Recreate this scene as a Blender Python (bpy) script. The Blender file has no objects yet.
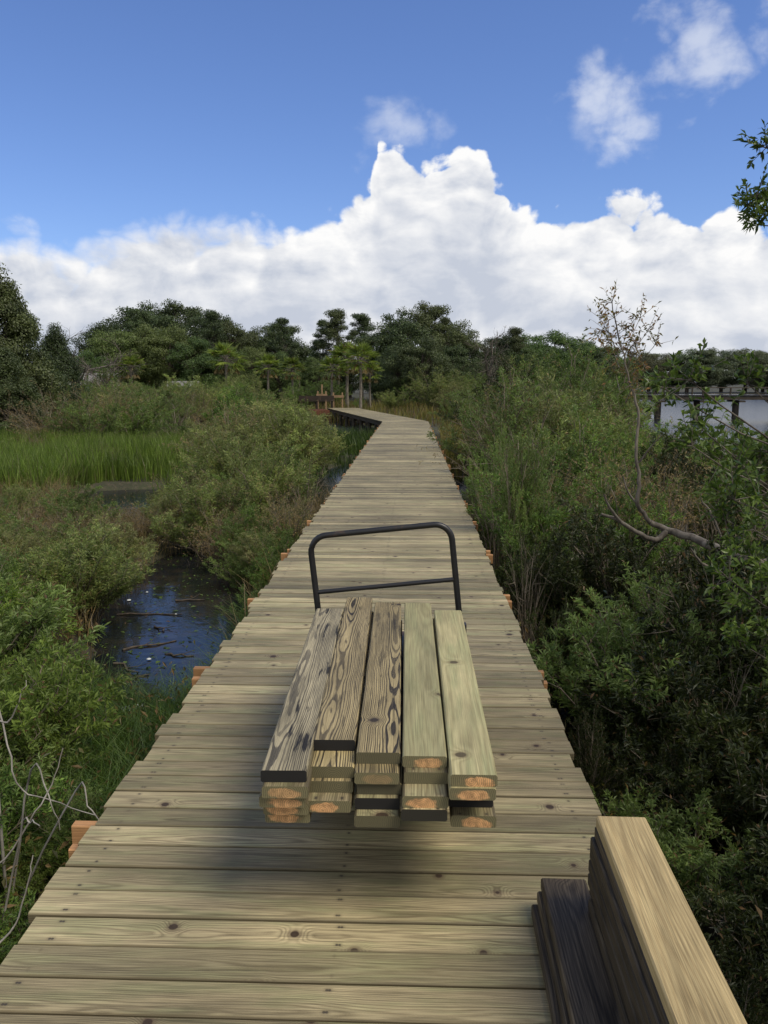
import bpy, math, random
import numpy as np
from mathutils import Vector, Matrix

sc = bpy.context.scene
COL = sc.collection
R = np.random.default_rng
rad = math.radians

# ------------------------------------------------------------------ camera
F = 820.0
CAM = Vector((0, 0, 1.65))
PITCH, YAW = rad(9.0), rad(1.86)
cam_d = bpy.data.cameras.new('camera')
cam = bpy.data.objects.new('camera', cam_d)
COL.objects.link(cam)
cam.location = CAM
cam.rotation_euler = (math.pi / 2 - PITCH, 0, YAW)
cam_d.sensor_fit = 'VERTICAL'
cam_d.sensor_height = 36.0
cam_d.lens = 36.0 * F / 1024
cam_d.clip_start = 0.05
cam_d.clip_end = 5000
sc.camera = cam
RM = cam.rotation_euler.to_matrix()


def ray(px, py):
    return RM @ Vector(((px - 384) / F, -(py - 512) / F, -1.0))


def at(px, py, Y):
    """world point seen at photo pixel, at forward distance Y"""
    d = ray(px, py)
    return CAM + d * (Y / d.y)


def atz(px, py, z):
    d = ray(px, py)
    return CAM + d * ((z - CAM.z) / d.z)


def proj(p):
    q = RM.transposed() @ (Vector(p) - CAM)
    if q.z > -0.1:
        return (-9999, -9999)
    return (384 + F * q.x / -q.z, 512 - F * q.y / -q.z)


# ------------------------------------------------------------------ object helpers
def tag(o, label=None, cat=None, group=None, kind=None):
    if label: o['label'] = label
    if cat: o['category'] = cat
    if group: o['group'] = group
    if kind: o['kind'] = kind
    return o


def empty(name, loc=(0, 0, 0), rz=0.0, label=None, cat=None, group=None):
    o = bpy.data.objects.new(name, None)
    COL.objects.link(o)
    o.location = loc
    o.rotation_euler = (0, 0, rz)
    o.empty_display_size = 0.2
    return tag(o, label, cat, group)


def link(name, me, parent=None, mats=None):
    o = bpy.data.objects.new(name, me)
    COL.objects.link(o)
    if parent: o.parent = parent
    if mats:
        for m in (mats if isinstance(mats, (list, tuple)) else [mats]):
            me.materials.append(m)
    return o


def copy_tree(o, parent=None):
    c = o.copy()
    COL.objects.link(c)
    if parent: c.parent = parent
    for ch in o.children:
        copy_tree(ch, c)
    return c


def np_mesh(name, V, Fq, smooth=False, midx=None):
    V = np.asarray(V, np.float32); Fq = np.asarray(Fq, np.int32)
    n = Fq.shape[1]
    me = bpy.data.meshes.new(name)
    me.vertices.add(len(V)); me.vertices.foreach_set('co', V.ravel())
    me.loops.add(Fq.size); me.loops.foreach_set('vertex_index', Fq.ravel())
    me.polygons.add(len(Fq))
    me.polygons.foreach_set('loop_start', np.arange(len(Fq), dtype=np.int32) * n)
    me.polygons.foreach_set('use_smooth', np.full(len(Fq), smooth))
    if midx is not None:
        me.polygons.foreach_set('material_index', np.asarray(midx, np.int32))
    me.update(calc_edges=True)
    return me


class MB:
    """collects quads (with per-vertex grain attributes) into one mesh"""
    def __init__(s):
        s.v = []; s.f = []; s.m = []; s.gp = []; s.rnd = []; s.core = []; s.n = 0

    def add(s, v, f, m=0, gp=None, rnd=0.0, core=0.0):
        v = [tuple(p) for p in v]
        s.v += v
        s.f += [tuple(i + s.n for i in q) for q in f]
        s.m += (m if isinstance(m, list) else [m] * len(f))
        s.gp += (gp if gp is not None else v)
        s.rnd += [rnd] * len(v); s.core += [core] * len(v)
        s.n += len(v)

    def board(s, cx, cy, cz, L, W, T, rot=0.0, rnd=0.0, core=0.0, ch=0.004, tilt=0.0, mat=0, endmat=1):
        """plank: length L along local x, chamfered long edges; cz is its middle"""
        prof = [(-W/2 + ch, -T/2), (W/2 - ch, -T/2), (W/2, -T/2 + ch), (W/2, T/2 - ch), (W/2 - ch, T/2), (-W/2 + ch, T/2), (-W/2, T/2 - ch), (-W/2, -T/2 + ch)]
        v = []; gp = []
        c, sn = math.cos(rot), math.sin(rot)
        for x in (-L/2, L/2):
            for (y, z) in prof:
                gp.append((x, y, z))
                zz = z + tilt * y
                v.append((cx + c*x - sn*y, cy + sn*x + c*y, cz + zz))
        f = []; m = []
        for i in range(8):
            j = (i + 1) % 8
            f.append((i, j, 8 + j, 8 + i)); m.append(mat)
        for q in ((0, 7, 6, 1), (1, 6, 5, 2), (2, 5, 4, 3)):
            f.append(tuple(q)); m.append(endmat)
        for q in ((0, 1, 6, 7), (1, 2, 5, 6), (2, 3, 4, 5)):
            f.append(tuple(8 + i for i in q)); m.append(endmat)
        s.add(v, f, m, gp, rnd, core)

    def box(s, x0, x1, y0, y1, z0, z1, m=0, rnd=0.0, core=0.0):
        v = [(x0,y0,z0),(x1,y0,z0),(x1,y1,z0),(x0,y1,z0),(x0,y0,z1),(x1,y0,z1),(x1,y1,z1),(x0,y1,z1)]
        f = [(0,3,2,1),(4,5,6,7),(0,1,5,4),(2,3,7,6),(1,2,6,5),(3,0,4,7)]
        s.add(v, f, m, None, rnd, core)

    def tube(s, pts, r, sides=8, m=0, cap=True):
        V, Fq = tube(pts, r if isinstance(r, (list, tuple, np.ndarray)) else [r]*len(pts), sides)
        s.add([tuple(p) for p in V], [tuple(q) for q in Fq], m)
        if cap:
            n = len(V)
            for st in (0, n - sides):
                c = np.mean(V[st:st+sides], axis=0)
                vv = [tuple(p) for p in V[st:st+sides]] + [tuple(c)]
                ff = [(i, (i+1) % sides, sides, sides) for i in range(sides)]
                # fan of quads: pair up
                ff = [(i, (i+1) % sides, (i+2) % sides, sides) for i in range(0, sides, 2)]
                s.add(vv, ff, m)

    def build(s, name, mats, parent=None, smooth=False):
        me = np_mesh(name, s.v, s.f, smooth, s.m)
        a = me.attributes.new('gp', 'FLOAT_VECTOR', 'POINT'); a.data.foreach_set('vector', np.asarray(s.gp, np.float32).ravel())
        a = me.attributes.new('rnd', 'FLOAT', 'POINT'); a.data.foreach_set('value', np.asarray(s.rnd, np.float32))
        a = me.attributes.new('core', 'FLOAT', 'POINT'); a.data.foreach_set('value', np.asarray(s.core, np.float32))
        return link(name, me, parent, mats)


def tube(pts, radii, sides=5):
    P = np.asarray(pts, float); n = len(P)
    T = np.gradient(P, axis=0)
    T /= np.linalg.norm(T, axis=1)[:, None] + 1e-9
    ref = np.array([0.31, 0.17, 0.93])
    if abs(T[0] @ ref) > 0.93: ref = np.array([1.0, 0.05, 0.0])
    A = np.cross(T, ref); A /= np.linalg.norm(A, axis=1)[:, None] + 1e-9
    B = np.cross(T, A)
    ang = np.arange(sides) * 2 * math.pi / sides
    V = P[:, None, :] + np.asarray(radii)[:, None, None] * (np.cos(ang)[None, :, None] * A[:, None, :] + np.sin(ang)[None, :, None] * B[:, None, :])
    V = V.reshape(-1, 3)
    i = np.arange(sides); j = (i + 1) % sides
    Fq = np.concatenate([np.stack([k*sides + i, k*sides + j, (k+1)*sides + j, (k+1)*sides + i], 1) for k in range(n - 1)])
    return V, Fq


class Tubes:
    def __init__(s): s.V = []; s.F = []; s.n = 0
    def add(s, pts, radii, sides=4):
        V, Fq = tube(pts, radii, sides)
        s.V.append(V); s.F.append(Fq + s.n); s.n += len(V)
    def mesh(s, name): return np_mesh(name, np.concatenate(s.V), np.concatenate(s.F), True)


def unit(a):
    return a / (np.linalg.norm(a, axis=-1, keepdims=True) + 1e-9)


def leaf_mesh(name, P, D, L, W, rng, fold=0.25, upbias=0.4, nrm=None, nk=1.3):
    """one small folded leaf (a quad of four corners) at each point P, pointing along D"""
    P = np.asarray(P, float); D = unit(np.asarray(D, float)); n = len(P)
    L = np.broadcast_to(L, n)[:, None]; W = np.broadcast_to(W, n)[:, None]
    up = unit(rng.normal(size=(n, 3)) + np.array([0, 0, upbias * 2])) if nrm is None else unit(rng.normal(size=(n, 3)) * 0.6 + nrm * nk)
    S = unit(np.cross(D, up)); N = np.cross(S, D)
    tip = P + D * L - np.array([0, 0, 1.0]) * L * 0.12
    mid = P + D * L * 0.48 + N * W * fold
    a = mid + S * W / 2; b = mid - S * W / 2
    V = np.stack([P, a, tip, b], 1).reshape(-1, 3)
    Fq = np.arange(4 * n).reshape(-1, 4)
    return np_mesh(name, V, Fq)


# ------------------------------------------------------------------ material helpers
class NT:
    def __init__(s, tree): s.t = tree; s.N = tree.nodes; s.L = tree.links
    def new(s, typ, **kw):
        n = s.N.new(typ)
        for k, v in kw.items(): setattr(n, k, v)
        return n
    def put(s, sock, v):
        if isinstance(v, bpy.types.NodeSocket): s.L.new(v, sock)
        elif v is not None: sock.default_value = v
    def m(s, op, a, b=None, c=None, clamp=False):
        n = s.new('ShaderNodeMath', operation=op, use_clamp=clamp)
        s.put(n.inputs[0], a)
        if b is not None: s.put(n.inputs[1], b)
        if c is not None: s.put(n.inputs[2], c)
        return n.outputs[0]
    def add(s, a, b): return s.m('ADD', a, b)
    def sub(s, a, b): return s.m('SUBTRACT', a, b)
    def mul(s, a, b): return s.m('MULTIPLY', a, b)
    def vm(s, op, a, b=None):
        n = s.new('ShaderNodeVectorMath', operation=op)
        s.put(n.inputs[0], a)
        if b is not None: s.put(n.inputs[1], b)
        return n.outputs[0]
    def sep(s, v):
        n = s.new('ShaderNodeSeparateXYZ'); s.put(n.inputs[0], v); return n.outputs
    def comb(s, x, y, z):
        n = s.new('ShaderNodeCombineXYZ')
        for i, q in enumerate((x, y, z)): s.put(n.inputs[i], q)
        return n.outputs[0]
    def noise(s, vec, scale, detail=4, rough=0.5, out=0, dim='3D'):
        n = s.new('ShaderNodeTexNoise', noise_dimensions=dim)
        s.put(n.inputs['Vector'], vec)
        n.inputs['Scale'].default_value = scale; n.inputs['Detail'].default_value = detail; n.inputs['Roughness'].default_value = rough
        return n.outputs[out]
    def mix(s, f, a, b, mode='MIX'):
        n = s.new('ShaderNodeMix', data_type='RGBA', blend_type=mode)
        s.put(n.inputs[0], f)
        for k, v in ((6, a), (7, b)):
            if isinstance(v, tuple) and len(v) == 3: v = (*v, 1.0)
            s.put(n.inputs[k], v)
        return n.outputs[2]
    def sstep(s, v, a, b, lo=0.0, hi=1.0):
        n = s.new('ShaderNodeMapRange', interpolation_type='SMOOTHSTEP')
        s.put(n.inputs[0], v); s.put(n.inputs[1], a); s.put(n.inputs[2], b); s.put(n.inputs[3], lo); s.put(n.inputs[4], hi)
        return n.outputs[0]
    def lin(s, v, a, b, lo=0.0, hi=1.0):
        n = s.new('ShaderNodeMapRange')
        s.put(n.inputs[0], v); s.put(n.inputs[1], a); s.put(n.inputs[2], b); s.put(n.inputs[3], lo); s.put(n.inputs[4], hi)
        return n.outputs[0]


def new_mat(name):
    m = bpy.data.materials.new(name); m.use_nodes = True
    t = NT(m.node_tree)
    return m, t, m.node_tree.nodes['Principled BSDF']


def leaf_material(name, c0, c1, c2=None, trans=0.35, rough=0.48, dry=0.0, dryc=(0.16, 0.1, 0.05)):
    """two-tone leaf: each leaf and each plant gets its own tint; some light passes through"""
    m, t, b = new_mat(name)
    geo = t.new('ShaderNodeNewGeometry'); oi = t.new('ShaderNodeObjectInfo')
    isl = geo.outputs['Random Per Island']
    col = t.mix(t.m('POWER', isl, 1.4), tuple(q * 0.85 for q in c0), tuple(q * 1.2 for q in c1))
    if c2: col = t.mix(t.sstep(oi.outputs['Random'], 0.25, 0.95), col, t.mix(isl, tuple(x * 0.75 for x in c2), c2))
    pl = t.lin(t.m('FRACT', t.mul(oi.outputs['Random'], 17.3)), 0.0, 1.0, 0.78, 1.28)
    col = t.mix(1.0, col, t.comb(t.mul(pl, 1.04), pl, t.mul(pl, 0.92)), 'MULTIPLY')
    if dry > 0:
        k = t.m('FRACT', t.mul(isl, 37.7))
        col = t.mix(t.m('LESS_THAN', k, dry), col, dryc)
    tc = t.new('ShaderNodeTexCoord')
    nz = t.noise(tc.outputs['Object'], 1.7, 2, 0.5)
    col = t.mix(0.6, col, t.mix(t.sstep(nz, 0.35, 0.65), (0.85, 0.85, 0.85), (1.75, 1.7, 1.5)), 'MULTIPLY')
    t.put(b.inputs['Base Color'], col)
    b.inputs['Roughness'].default_value = rough
    b.inputs['Specular IOR Level'].default_value = 0.45
    tr = t.new('ShaderNodeBsdfTranslucent')
    t.put(tr.inputs['Color'], t.mix(0.5, col, (1.1, 1.2, 0.5), 'MULTIPLY'))
    mx = t.new('ShaderNodeMixShader'); mx.inputs[0].default_value = min(0.5, trans * 1.3)
    t.L.new(b.outputs[0], mx.inputs[1]); t.L.new(tr.outputs[0], mx.inputs[2])
    t.L.new(mx.outputs[0], m.node_tree.nodes['Material Output'].inputs[0])
    return m


def bark_material(name, c0, c1, scale=14.0):
    m, t, b = new_mat(name)
    tc = t.new('ShaderNodeTexCoord')
    x, y, z = t.sep(tc.outputs['Object'])
    n = t.noise(t.comb(x, y, t.mul(z, 0.25)), scale, 6, 0.65)
    t.put(b.inputs['Base Color'], t.mix(t.sstep(n, 0.35, 0.68), c0, c1))
    b.inputs['Roughness'].default_value = 0.9
    bp = t.new('ShaderNodeBump'); bp.inputs['Strength'].default_value = 0.5; bp.inputs['Distance'].default_value = 0.01
    t.put(bp.inputs['Height'], n); t.put(b.inputs['Normal'], bp.outputs[0])
    return m


def wood_material(name, early, late, alt, contrast=0.6, sharp=False, pitch=0.0065, knot=(0.06, 0.035, 0.02), blotch=(0.6, 1.25), drift=0.05, rough=0.62, green=None, kthr=0.62, stain=0.0, dirt=0.0, screws=False, tones=(0.68, 1.18), fibre=(0.72, 1.22)):
    """sawn board: growth rings around a wandering pith, fibres, knots that bend the grain; every board differs"""
    m, t, b = new_mat(name)
    at_ = t.new('ShaderNodeAttribute', attribute_name='gp'); ar = t.new('ShaderNodeAttribute', attribute_name='rnd')
    r = ar.outputs['Fac']
    x, y, z = t.sep(at_.outputs['Vector'])
    wn = t.new('ShaderNodeTexWhiteNoise', noise_dimensions='1D'); t.put(wn.inputs['W'], t.mul(r, 91.7))
    h1, h2, h3 = t.sep(wn.outputs['Color'])
    s = t.mul(r, 157.0)
    xs = t.add(x, s)
    low = t.noise(t.comb(t.mul(xs, 0.85), s, 0.0), 1.0, 2, 0.5)
    low2 = t.noise(t.comb(t.mul(xs, 1.3), s, 9.0), 1.0, 2, 0.5)
    y0 = t.add(t.mul(t.sub(h1, 0.5), 0.09), t.mul(t.sub(low2, 0.5), 0.05))
    z0 = t.add(t.add(t.mul(h2, -0.05), -0.012), t.mul(t.sub(low, 0.5), drift * 2))
    # knots
    KS = 3.3
    vor = t.new('ShaderNodeTexVoronoi', voronoi_dimensions='2D')
    t.put(vor.inputs['Vector'], t.comb(xs, t.add(y, t.mul(s, 3.1)), 0.0)); vor.inputs['Scale'].default_value = KS
    kd = t.mul(vor.outputs['Distance'], 1.0 / KS)
    kc = t.sep(vor.outputs['Color'])
    act = t.m('GREATER_THAN', kc[0], kthr)
    wob = t.noise(t.comb(t.mul(xs, 25.0), t.mul(y, 25.0), s), 1.0, 2, 0.5)
    kdw = t.add(kd, t.mul(t.sub(wob, 0.5), 0.008))
    kb = t.mul(t.m('EXPONENT', t.mul(t.mul(kd, kd), -900.0)), act)
    warp = t.noise(t.comb(t.mul(xs, 3.0), t.mul(y, 22.0), s), 1.0, 3, 0.55)
    dy = t.sub(y, y0); dz = t.sub(z, z0)
    rr = t.m('SQRT', t.add(t.mul(dy, dy), t.mul(dz, dz)))
    rr = t.add(t.add(rr, t.mul(kb, 0.022)), t.mul(t.sub(warp, 0.5), 0.010))
    ph = t.mul(rr, 1.0 / pitch)
    ring = t.m('POWER', t.add(0.5, t.mul(0.5, t.m('SINE', t.mul(ph, 6.2832)))), 1.6)
    if sharp: ring = t.sstep(t.m('SINE', t.mul(ph, 6.2832)), 0.05, 0.55)
    ringn = t.noise(t.comb(ph, s, 0.0), 0.6, 1, 0.5)
    ring = t.mul(ring, t.sstep(ringn, 0.25, 0.6, 0.45, 1.0))
    fib = t.noise(t.comb(t.mul(xs, 5.0), t.mul(y, 330.0), t.mul(z, 330.0)), 1.0, 3, 0.6)
    blo = t.noise(t.comb(t.mul(xs, 2.2), t.mul(y, 14.0), s), 1.0, 4, 0.6)
    base = t.mix(h3, early, alt)
    if green: base = t.mix(t.sstep(t.noise(t.comb(t.mul(xs, 3.0), t.mul(y, 16.0), t.add(s, 5.0)), 1.0, 3, 0.55), 0.42, 0.68), base, green)
    col = t.mix(t.mul(ring, contrast), base, late)
    if stain > 0:
        sm = t.sstep(t.noise(t.comb(t.mul(xs, 4.0), t.mul(y, 38.0), t.add(s, 3.0)), 1.0, 4, 0.6), 0.56, 0.66)
        col = t.mix(t.mul(sm, stain), col, tuple(q * 0.5 for q in late))
    fm = t.lin(fib, 0.3, 0.7, *fibre)
    bm = t.lin(blo, 0.25, 0.75, blotch[0], blotch[1])
    tone = t.lin(h2, 0.0, 1.0, *tones)
    k = t.mul(t.mul(fm, bm), tone)
    if dirt > 0:
        tc = t.new('ShaderNodeTexCoord')
        dn = t.noise(tc.outputs['Object'], 0.9, 5, 0.6)
        k = t.mul(k, t.lin(dn, 0.3, 0.7, 1.0 - dirt, 1.0 + dirt * 0.5))
    col = t.mix(1.0, col, t.comb(k, k, k), 'MULTIPLY')
    ksz = t.add(0.005, t.mul(kc[1], 0.011))
    km = t.mul(t.sstep(kdw, ksz, t.add(ksz, 0.004), 1.0, 0.0), act)
    kr = t.mul(t.sstep(kdw, ksz, t.add(ksz, 0.022), 0.55, 0.0), act)
    col = t.mix(kr, col, tuple(q * 2.2 for q in knot))
    col = t.mix(t.mul(km, 0.88), col, knot)
    if screws:
        sx_ = t.m('MINIMUM', t.m('ABSOLUTE', t.sub(t.m('ABSOLUTE', x), 0.865)), t.m('ABSOLUTE', x))
        sy_ = t.sub(t.m('ABSOLUTE', y), 0.04)
        sx_ = t.add(sx_, t.mul(t.sub(h3, 0.5), 0.012))
        sdist = t.m('SQRT', t.add(t.mul(sx_, sx_), t.mul(sy_, sy_)))
        col = t.mix(t.sstep(sdist, 0.0035, 0.0055, 0.9, 0.0), col, (0.045, 0.04, 0.035))
        col = t.mix(t.sstep(sdist, 0.004, 0.016, 0.3, 0.0), col, (0.08, 0.06, 0.035))
        edge_ = t.sstep(t.m('ABSOLUTE', y), 0.0555, 0.0635, 0.0, 0.8)
        col = t.mix(edge_, col, (0.10, 0.08, 0.045))
    t.put(b.inputs['Base Color'], col)
    b.inputs['Roughness'].default_value = rough
    b.inputs['Specular IOR Level'].default_value = 0.26
    bp = t.new('ShaderNodeBump'); bp.inputs['Strength'].default_value = 0.35; bp.inputs['Distance'].default_value = 0.002
    t.put(bp.inputs['Height'], t.add(t.mul(fib, 0.8), t.mul(ring, -0.4))); t.put(b.inputs['Normal'], bp.outputs[0])
    return m


def endgrain_material(name, core_c=(0.80, 0.45, 0.20), edge=(0.10, 0.088, 0.045), dark=(0.012, 0.011, 0.01)):
    m, t, b = new_mat(name)
    at_ = t.new('ShaderNodeAttribute', attribute_name='gp'); ar = t.new('ShaderNodeAttribute', attribute_name='rnd'); ac = t.new('ShaderNodeAttribute', attribute_name='core')
    x, y, z = t.sep(at_.outputs['Vector']); r = ar.outputs['Fac']; core = ac.outputs['Fac']
    wn = t.new('ShaderNodeTexWhiteNoise', noise_dimensions='1D'); t.put(wn.inputs['W'], t.mul(r, 53.3))
    h1, h2, h3 = t.sep(wn.outputs['Color'])
    y0 = t.mul(t.sub(h1, 0.5), 0.05); z0 = t.add(-0.022, t.mul(h2, 0.03))
    nz = t.noise(t.comb(t.mul(y, 60.0), t.mul(z, 60.0), t.mul(r, 99.0)), 1.0, 3, 0.6)
    dy = t.sub(y, y0); dz = t.sub(z, z0)
    rr = t.add(t.m('SQRT', t.add(t.mul(dy, dy), t.mul(dz, dz))), t.mul(t.sub(nz, 0.5), 0.006))
    ring = t.sstep(t.m('SINE', t.mul(rr, 6.2832 / 0.0058)), -0.2, 0.9)
    ey = t.mul(t.sub(y, t.mul(t.sub(h3, 0.5), 0.03)), 0.42); ez = t.mul(t.add(z, 0.004), 1.15)
    ed = t.m('SQRT', t.add(t.mul(ey, ey), t.mul(ez, ez)))
    nb2 = t.noise(t.comb(t.mul(y, 28.0), t.mul(z, 40.0), t.mul(r, 77.0)), 1.0, 3, 0.6)
    cm = t.mul(t.sstep(t.add(ed, t.mul(t.sub(nb2, 0.5), 0.026)), 0.016, 0.021, 1.0, 0.0), t.sstep(core, 0.35, 0.7))
    c = t.mix(t.mul(ring, 0.75), core_c, tuple(q * 0.42 for q in core_c))
    c = t.mix(1.0, c, t.mix(t.sstep(nz, 0.3, 0.7), (0.6, 0.6, 0.6), (1.15, 1.15, 1.15)), 'MULTIPLY')
    e = t.mix(t.mul(ring, 0.6), t.mix(t.sstep(core, 0.05, 0.4), dark, tuple(q * 2.0 for q in edge)), tuple(q * 0.4 for q in edge))
    e = t.mix(t.sstep(core, 0.0, 0.12), dark, e)
    t.put(b.inputs['Base Color'], t.mix(cm, e, c))
    b.inputs['Roughness'].default_value = 0.8
    return m


# ------------------------------------------------------------------ materials
M = {}
M['deck'] = wood_material('deck_wood', (0.53, 0.435, 0.245), (0.15, 0.115, 0.06), (0.37, 0.315, 0.175), 0.64, pitch=0.0050, drift=0.028, green=(0.40, 0.37, 0.19), dirt=0.36, blotch=(0.66, 1.2), kthr=0.50, knot=(0.04, 0.024, 0.015), screws=True, tones=(0.55, 1.32), fibre=(0.56, 1.3))
M['end'] = endgrain_material('cut_end')
M['end_orange'] = endgrain_material('fresh_cut_end', (0.62, 0.27, 0.11), (0.40, 0.17, 0.07), (0.3, 0.12, 0.05))
M['beam'] = wood_material('beam_wood', (0.62, 0.33, 0.14), (0.36, 0.18, 0.075), (0.54, 0.29, 0.125), 0.5)
M['underwood'] = wood_material('under_wood', (0.075, 0.062, 0.045), (0.03, 0.025, 0.02), (0.085, 0.065, 0.045), 0.5)
M['palmbark'] = bark_material('palm_bark', (0.10, 0.085, 0.065), (0.27, 0.235, 0.185))
M['stained'] = wood_material('stained_lumber', (0.53, 0.42, 0.20), (0.024, 0.020, 0.018), (0.44, 0.35, 0.18), 0.93, sharp=True, pitch=0.0052, drift=0.045, stain=0.5, blotch=(0.55, 1.25), kthr=0.62, knot=(0.03, 0.022, 0.016), fibre=(0.6, 1.25))
M['stainedgrey'] = wood_material('grey_stained_lumber', (0.42, 0.36, 0.22), (0.028, 0.025, 0.024), (0.30, 0.27, 0.19), 0.82, sharp=True, pitch=0.0044, drift=0.03, stain=0.9, blotch=(0.45, 1.25), kthr=0.6, knot=(0.03, 0.022, 0.016), fibre=(0.5, 1.3))
M['greenish'] = wood_material('green_lumber', (0.43, 0.37, 0.19), (0.25, 0.215, 0.10), (0.38, 0.345, 0.175), 0.6, pitch=0.010, drift=0.06, green=(0.35, 0.335, 0.165), blotch=(0.72, 1.18), kthr=0.40, knot=(0.08, 0.06, 0.03))
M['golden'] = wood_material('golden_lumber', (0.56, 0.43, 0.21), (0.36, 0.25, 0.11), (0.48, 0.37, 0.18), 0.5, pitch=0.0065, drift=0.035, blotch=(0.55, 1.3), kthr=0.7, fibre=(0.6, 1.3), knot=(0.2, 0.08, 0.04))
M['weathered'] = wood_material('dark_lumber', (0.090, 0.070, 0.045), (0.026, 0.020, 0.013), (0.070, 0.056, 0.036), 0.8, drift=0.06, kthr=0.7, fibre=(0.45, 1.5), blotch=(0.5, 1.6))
M['pile'] = bark_material('piling_wood', (0.035, 0.03, 0.025), (0.10, 0.085, 0.065), 9)
M['rust'] = wood_material('red_brown_wood', (0.16, 0.062, 0.032), (0.08, 0.03, 0.018), (0.13, 0.05, 0.03), 0.5)
M['darkwood'] = wood_material('dark_brown_wood', (0.055, 0.038, 0.025), (0.025, 0.02, 0.015), (0.05, 0.035, 0.025), 0.5)
M['tan'] = wood_material('tan_post_wood', (0.48, 0.31, 0.17), (0.3, 0.18, 0.09), (0.44, 0.29, 0.16), 0.5)

M['bark'] = bark_material('grey_bark', (0.055, 0.045, 0.035), (0.20, 0.175, 0.14))
M['palebark'] = bark_material('pale_dead_wood', (0.16, 0.145, 0.12), (0.40, 0.37, 0.32))
M['brownbark'] = bark_material('brown_bark', (0.035, 0.027, 0.02), (0.11, 0.085, 0.06))
M['twig'] = bark_material('twig_bark', (0.10, 0.08, 0.055), (0.25, 0.21, 0.155))

M['leafgreen'] = leaf_material('leafy_green', (0.0927, 0.1558, 0.0271), (0.1940, 0.2745, 0.0515), (0.1687, 0.2390, 0.0609), dry=0.03)
M['leafolive'] = leaf_material('leafy_olive', (0.1381, 0.1899, 0.0594), (0.2302, 0.2914, 0.0962), (0.2394, 0.2590, 0.1138), dry=0.08, dryc=(0.3130, 0.2590, 0.1225))
M['leafdark'] = leaf_material('leafy_dark', (0.0191, 0.0296, 0.0072), (0.0475, 0.0652, 0.0145), (0.0423, 0.0573, 0.0159), trans=0.22, dry=0.03)  # darkened leaf colour stands in for shade in the near right thicket
M['leafmid'] = leaf_material('leafy_mid', (0.0776, 0.1424, 0.0333), (0.1649, 0.2599, 0.0613), (0.1649, 0.2372, 0.0742), dry=0.05)
M['leafbroad'] = leaf_material('leafy_broad', (0.0369, 0.0733, 0.0154), (0.1117, 0.1650, 0.0383), None, trans=0.3, rough=0.38)
M['leafrusty'] = leaf_material('leafy_rusty', (0.0946, 0.1105, 0.0331), (0.2028, 0.1690, 0.0553), None, dry=0.4, dryc=(0.2704, 0.1495, 0.0608))
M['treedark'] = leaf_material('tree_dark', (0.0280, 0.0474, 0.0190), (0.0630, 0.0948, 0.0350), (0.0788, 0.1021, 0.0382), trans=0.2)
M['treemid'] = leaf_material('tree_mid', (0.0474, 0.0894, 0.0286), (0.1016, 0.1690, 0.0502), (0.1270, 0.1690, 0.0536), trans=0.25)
M['treefar'] = leaf_material('tree_far', (0.0560, 0.0834, 0.0504), (0.1016, 0.1343, 0.0756), (0.1225, 0.1307, 0.0756), trans=0.2)  # lighter bluish leaf colour paints in distance haze
M['palmleaf'] = leaf_material('palm_leaf', (0.0862, 0.1336, 0.0255), (0.1896, 0.2494, 0.0510), None, dry=0.05)
M['palmdry'] = leaf_material('palm_dry_leaf', (0.1464, 0.1122, 0.0505), (0.2197, 0.1776, 0.0842), None)
M['drybrush'] = leaf_material('dry_leaf', (0.2053, 0.1490, 0.0770), (0.3157, 0.2460, 0.1402), (0.2210, 0.1862, 0.0842))
M['grass'] = leaf_material('marsh_grass_blade', (0.0643, 0.1094, 0.0174), (0.1287, 0.1883, 0.0378), None, trans=0.4, dry=0.1, dryc=(0.1444, 0.1443, 0.0660))
M['longgrass'] = leaf_material('long_grass_blade', (0.0297, 0.0650, 0.0133), (0.0811, 0.1365, 0.0287), None, trans=0.3)
M['goldgrass'] = leaf_material('gold_grass_blade', (0.1362, 0.1411, 0.0337), (0.2334, 0.2090, 0.0673), None, trans=0.4, dry=0.2)
M['litter'] = leaf_material('ground_leaf', (0.0561, 0.0693, 0.0190), (0.1362, 0.1232, 0.0476), None, dry=0.3, dryc=(0.2082, 0.1386, 0.0595))
M['blackmetal'], _t, _b = new_mat('black_painted_tube')
_tc = _t.new('ShaderNodeTexCoord'); _n = _t.noise(_tc.outputs['Object'], 9, 5, 0.65)
_t.put(_b.inputs['Base Color'], _t.mix(_t.sstep(_n, 0.60, 0.75), (0.012, 0.012, 0.013), (0.055, 0.030, 0.018)))
_t.put(_b.inputs['Roughness'], _t.lin(_n, 0.3, 0.7, 0.32, 0.6))
M['platform'], _t, _b = new_mat('cart_platform_steel')
_tc = _t.new('ShaderNodeTexCoord'); _n = _t.noise(_tc.outputs['Object'], 7, 5, 0.6)
_t.put(_b.inputs['Base Color'], _t.mix(_t.sstep(_n, 0.5, 0.7), (0.03, 0.03, 0.032), (0.08, 0.045, 0.025))); _b.inputs['Roughness'].default_value = 0.6
M['rubber'], _t, _b = new_mat('black_rubber')
_n = _t.noise(_t.new('ShaderNodeTexCoord').outputs['Object'], 40, 3, 0.6)
_t.put(_b.inputs['Base Color'], _t.mix(_n, (0.012, 0.012, 0.012), (0.04, 0.038, 0.035))); _b.inputs['Roughness'].default_value = 0.8
M['foam'], _t, _b = new_mat('pale_plastic')
_n = _t.noise(_t.new('ShaderNodeTexCoord').outputs['Object'], 20, 3, 0.6)
_t.put(_b.inputs['Base Color'], _t.mix(_n, (0.55, 0.57, 0.52), (0.78, 0.8, 0.76))); _b.inputs['Roughness'].default_value = 0.35
M['wallwhite'], _t, _b = new_mat('white_siding')
_n = _t.noise(_t.new('ShaderNodeTexCoord').outputs['Object'], 1.5, 4, 0.6)
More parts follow.
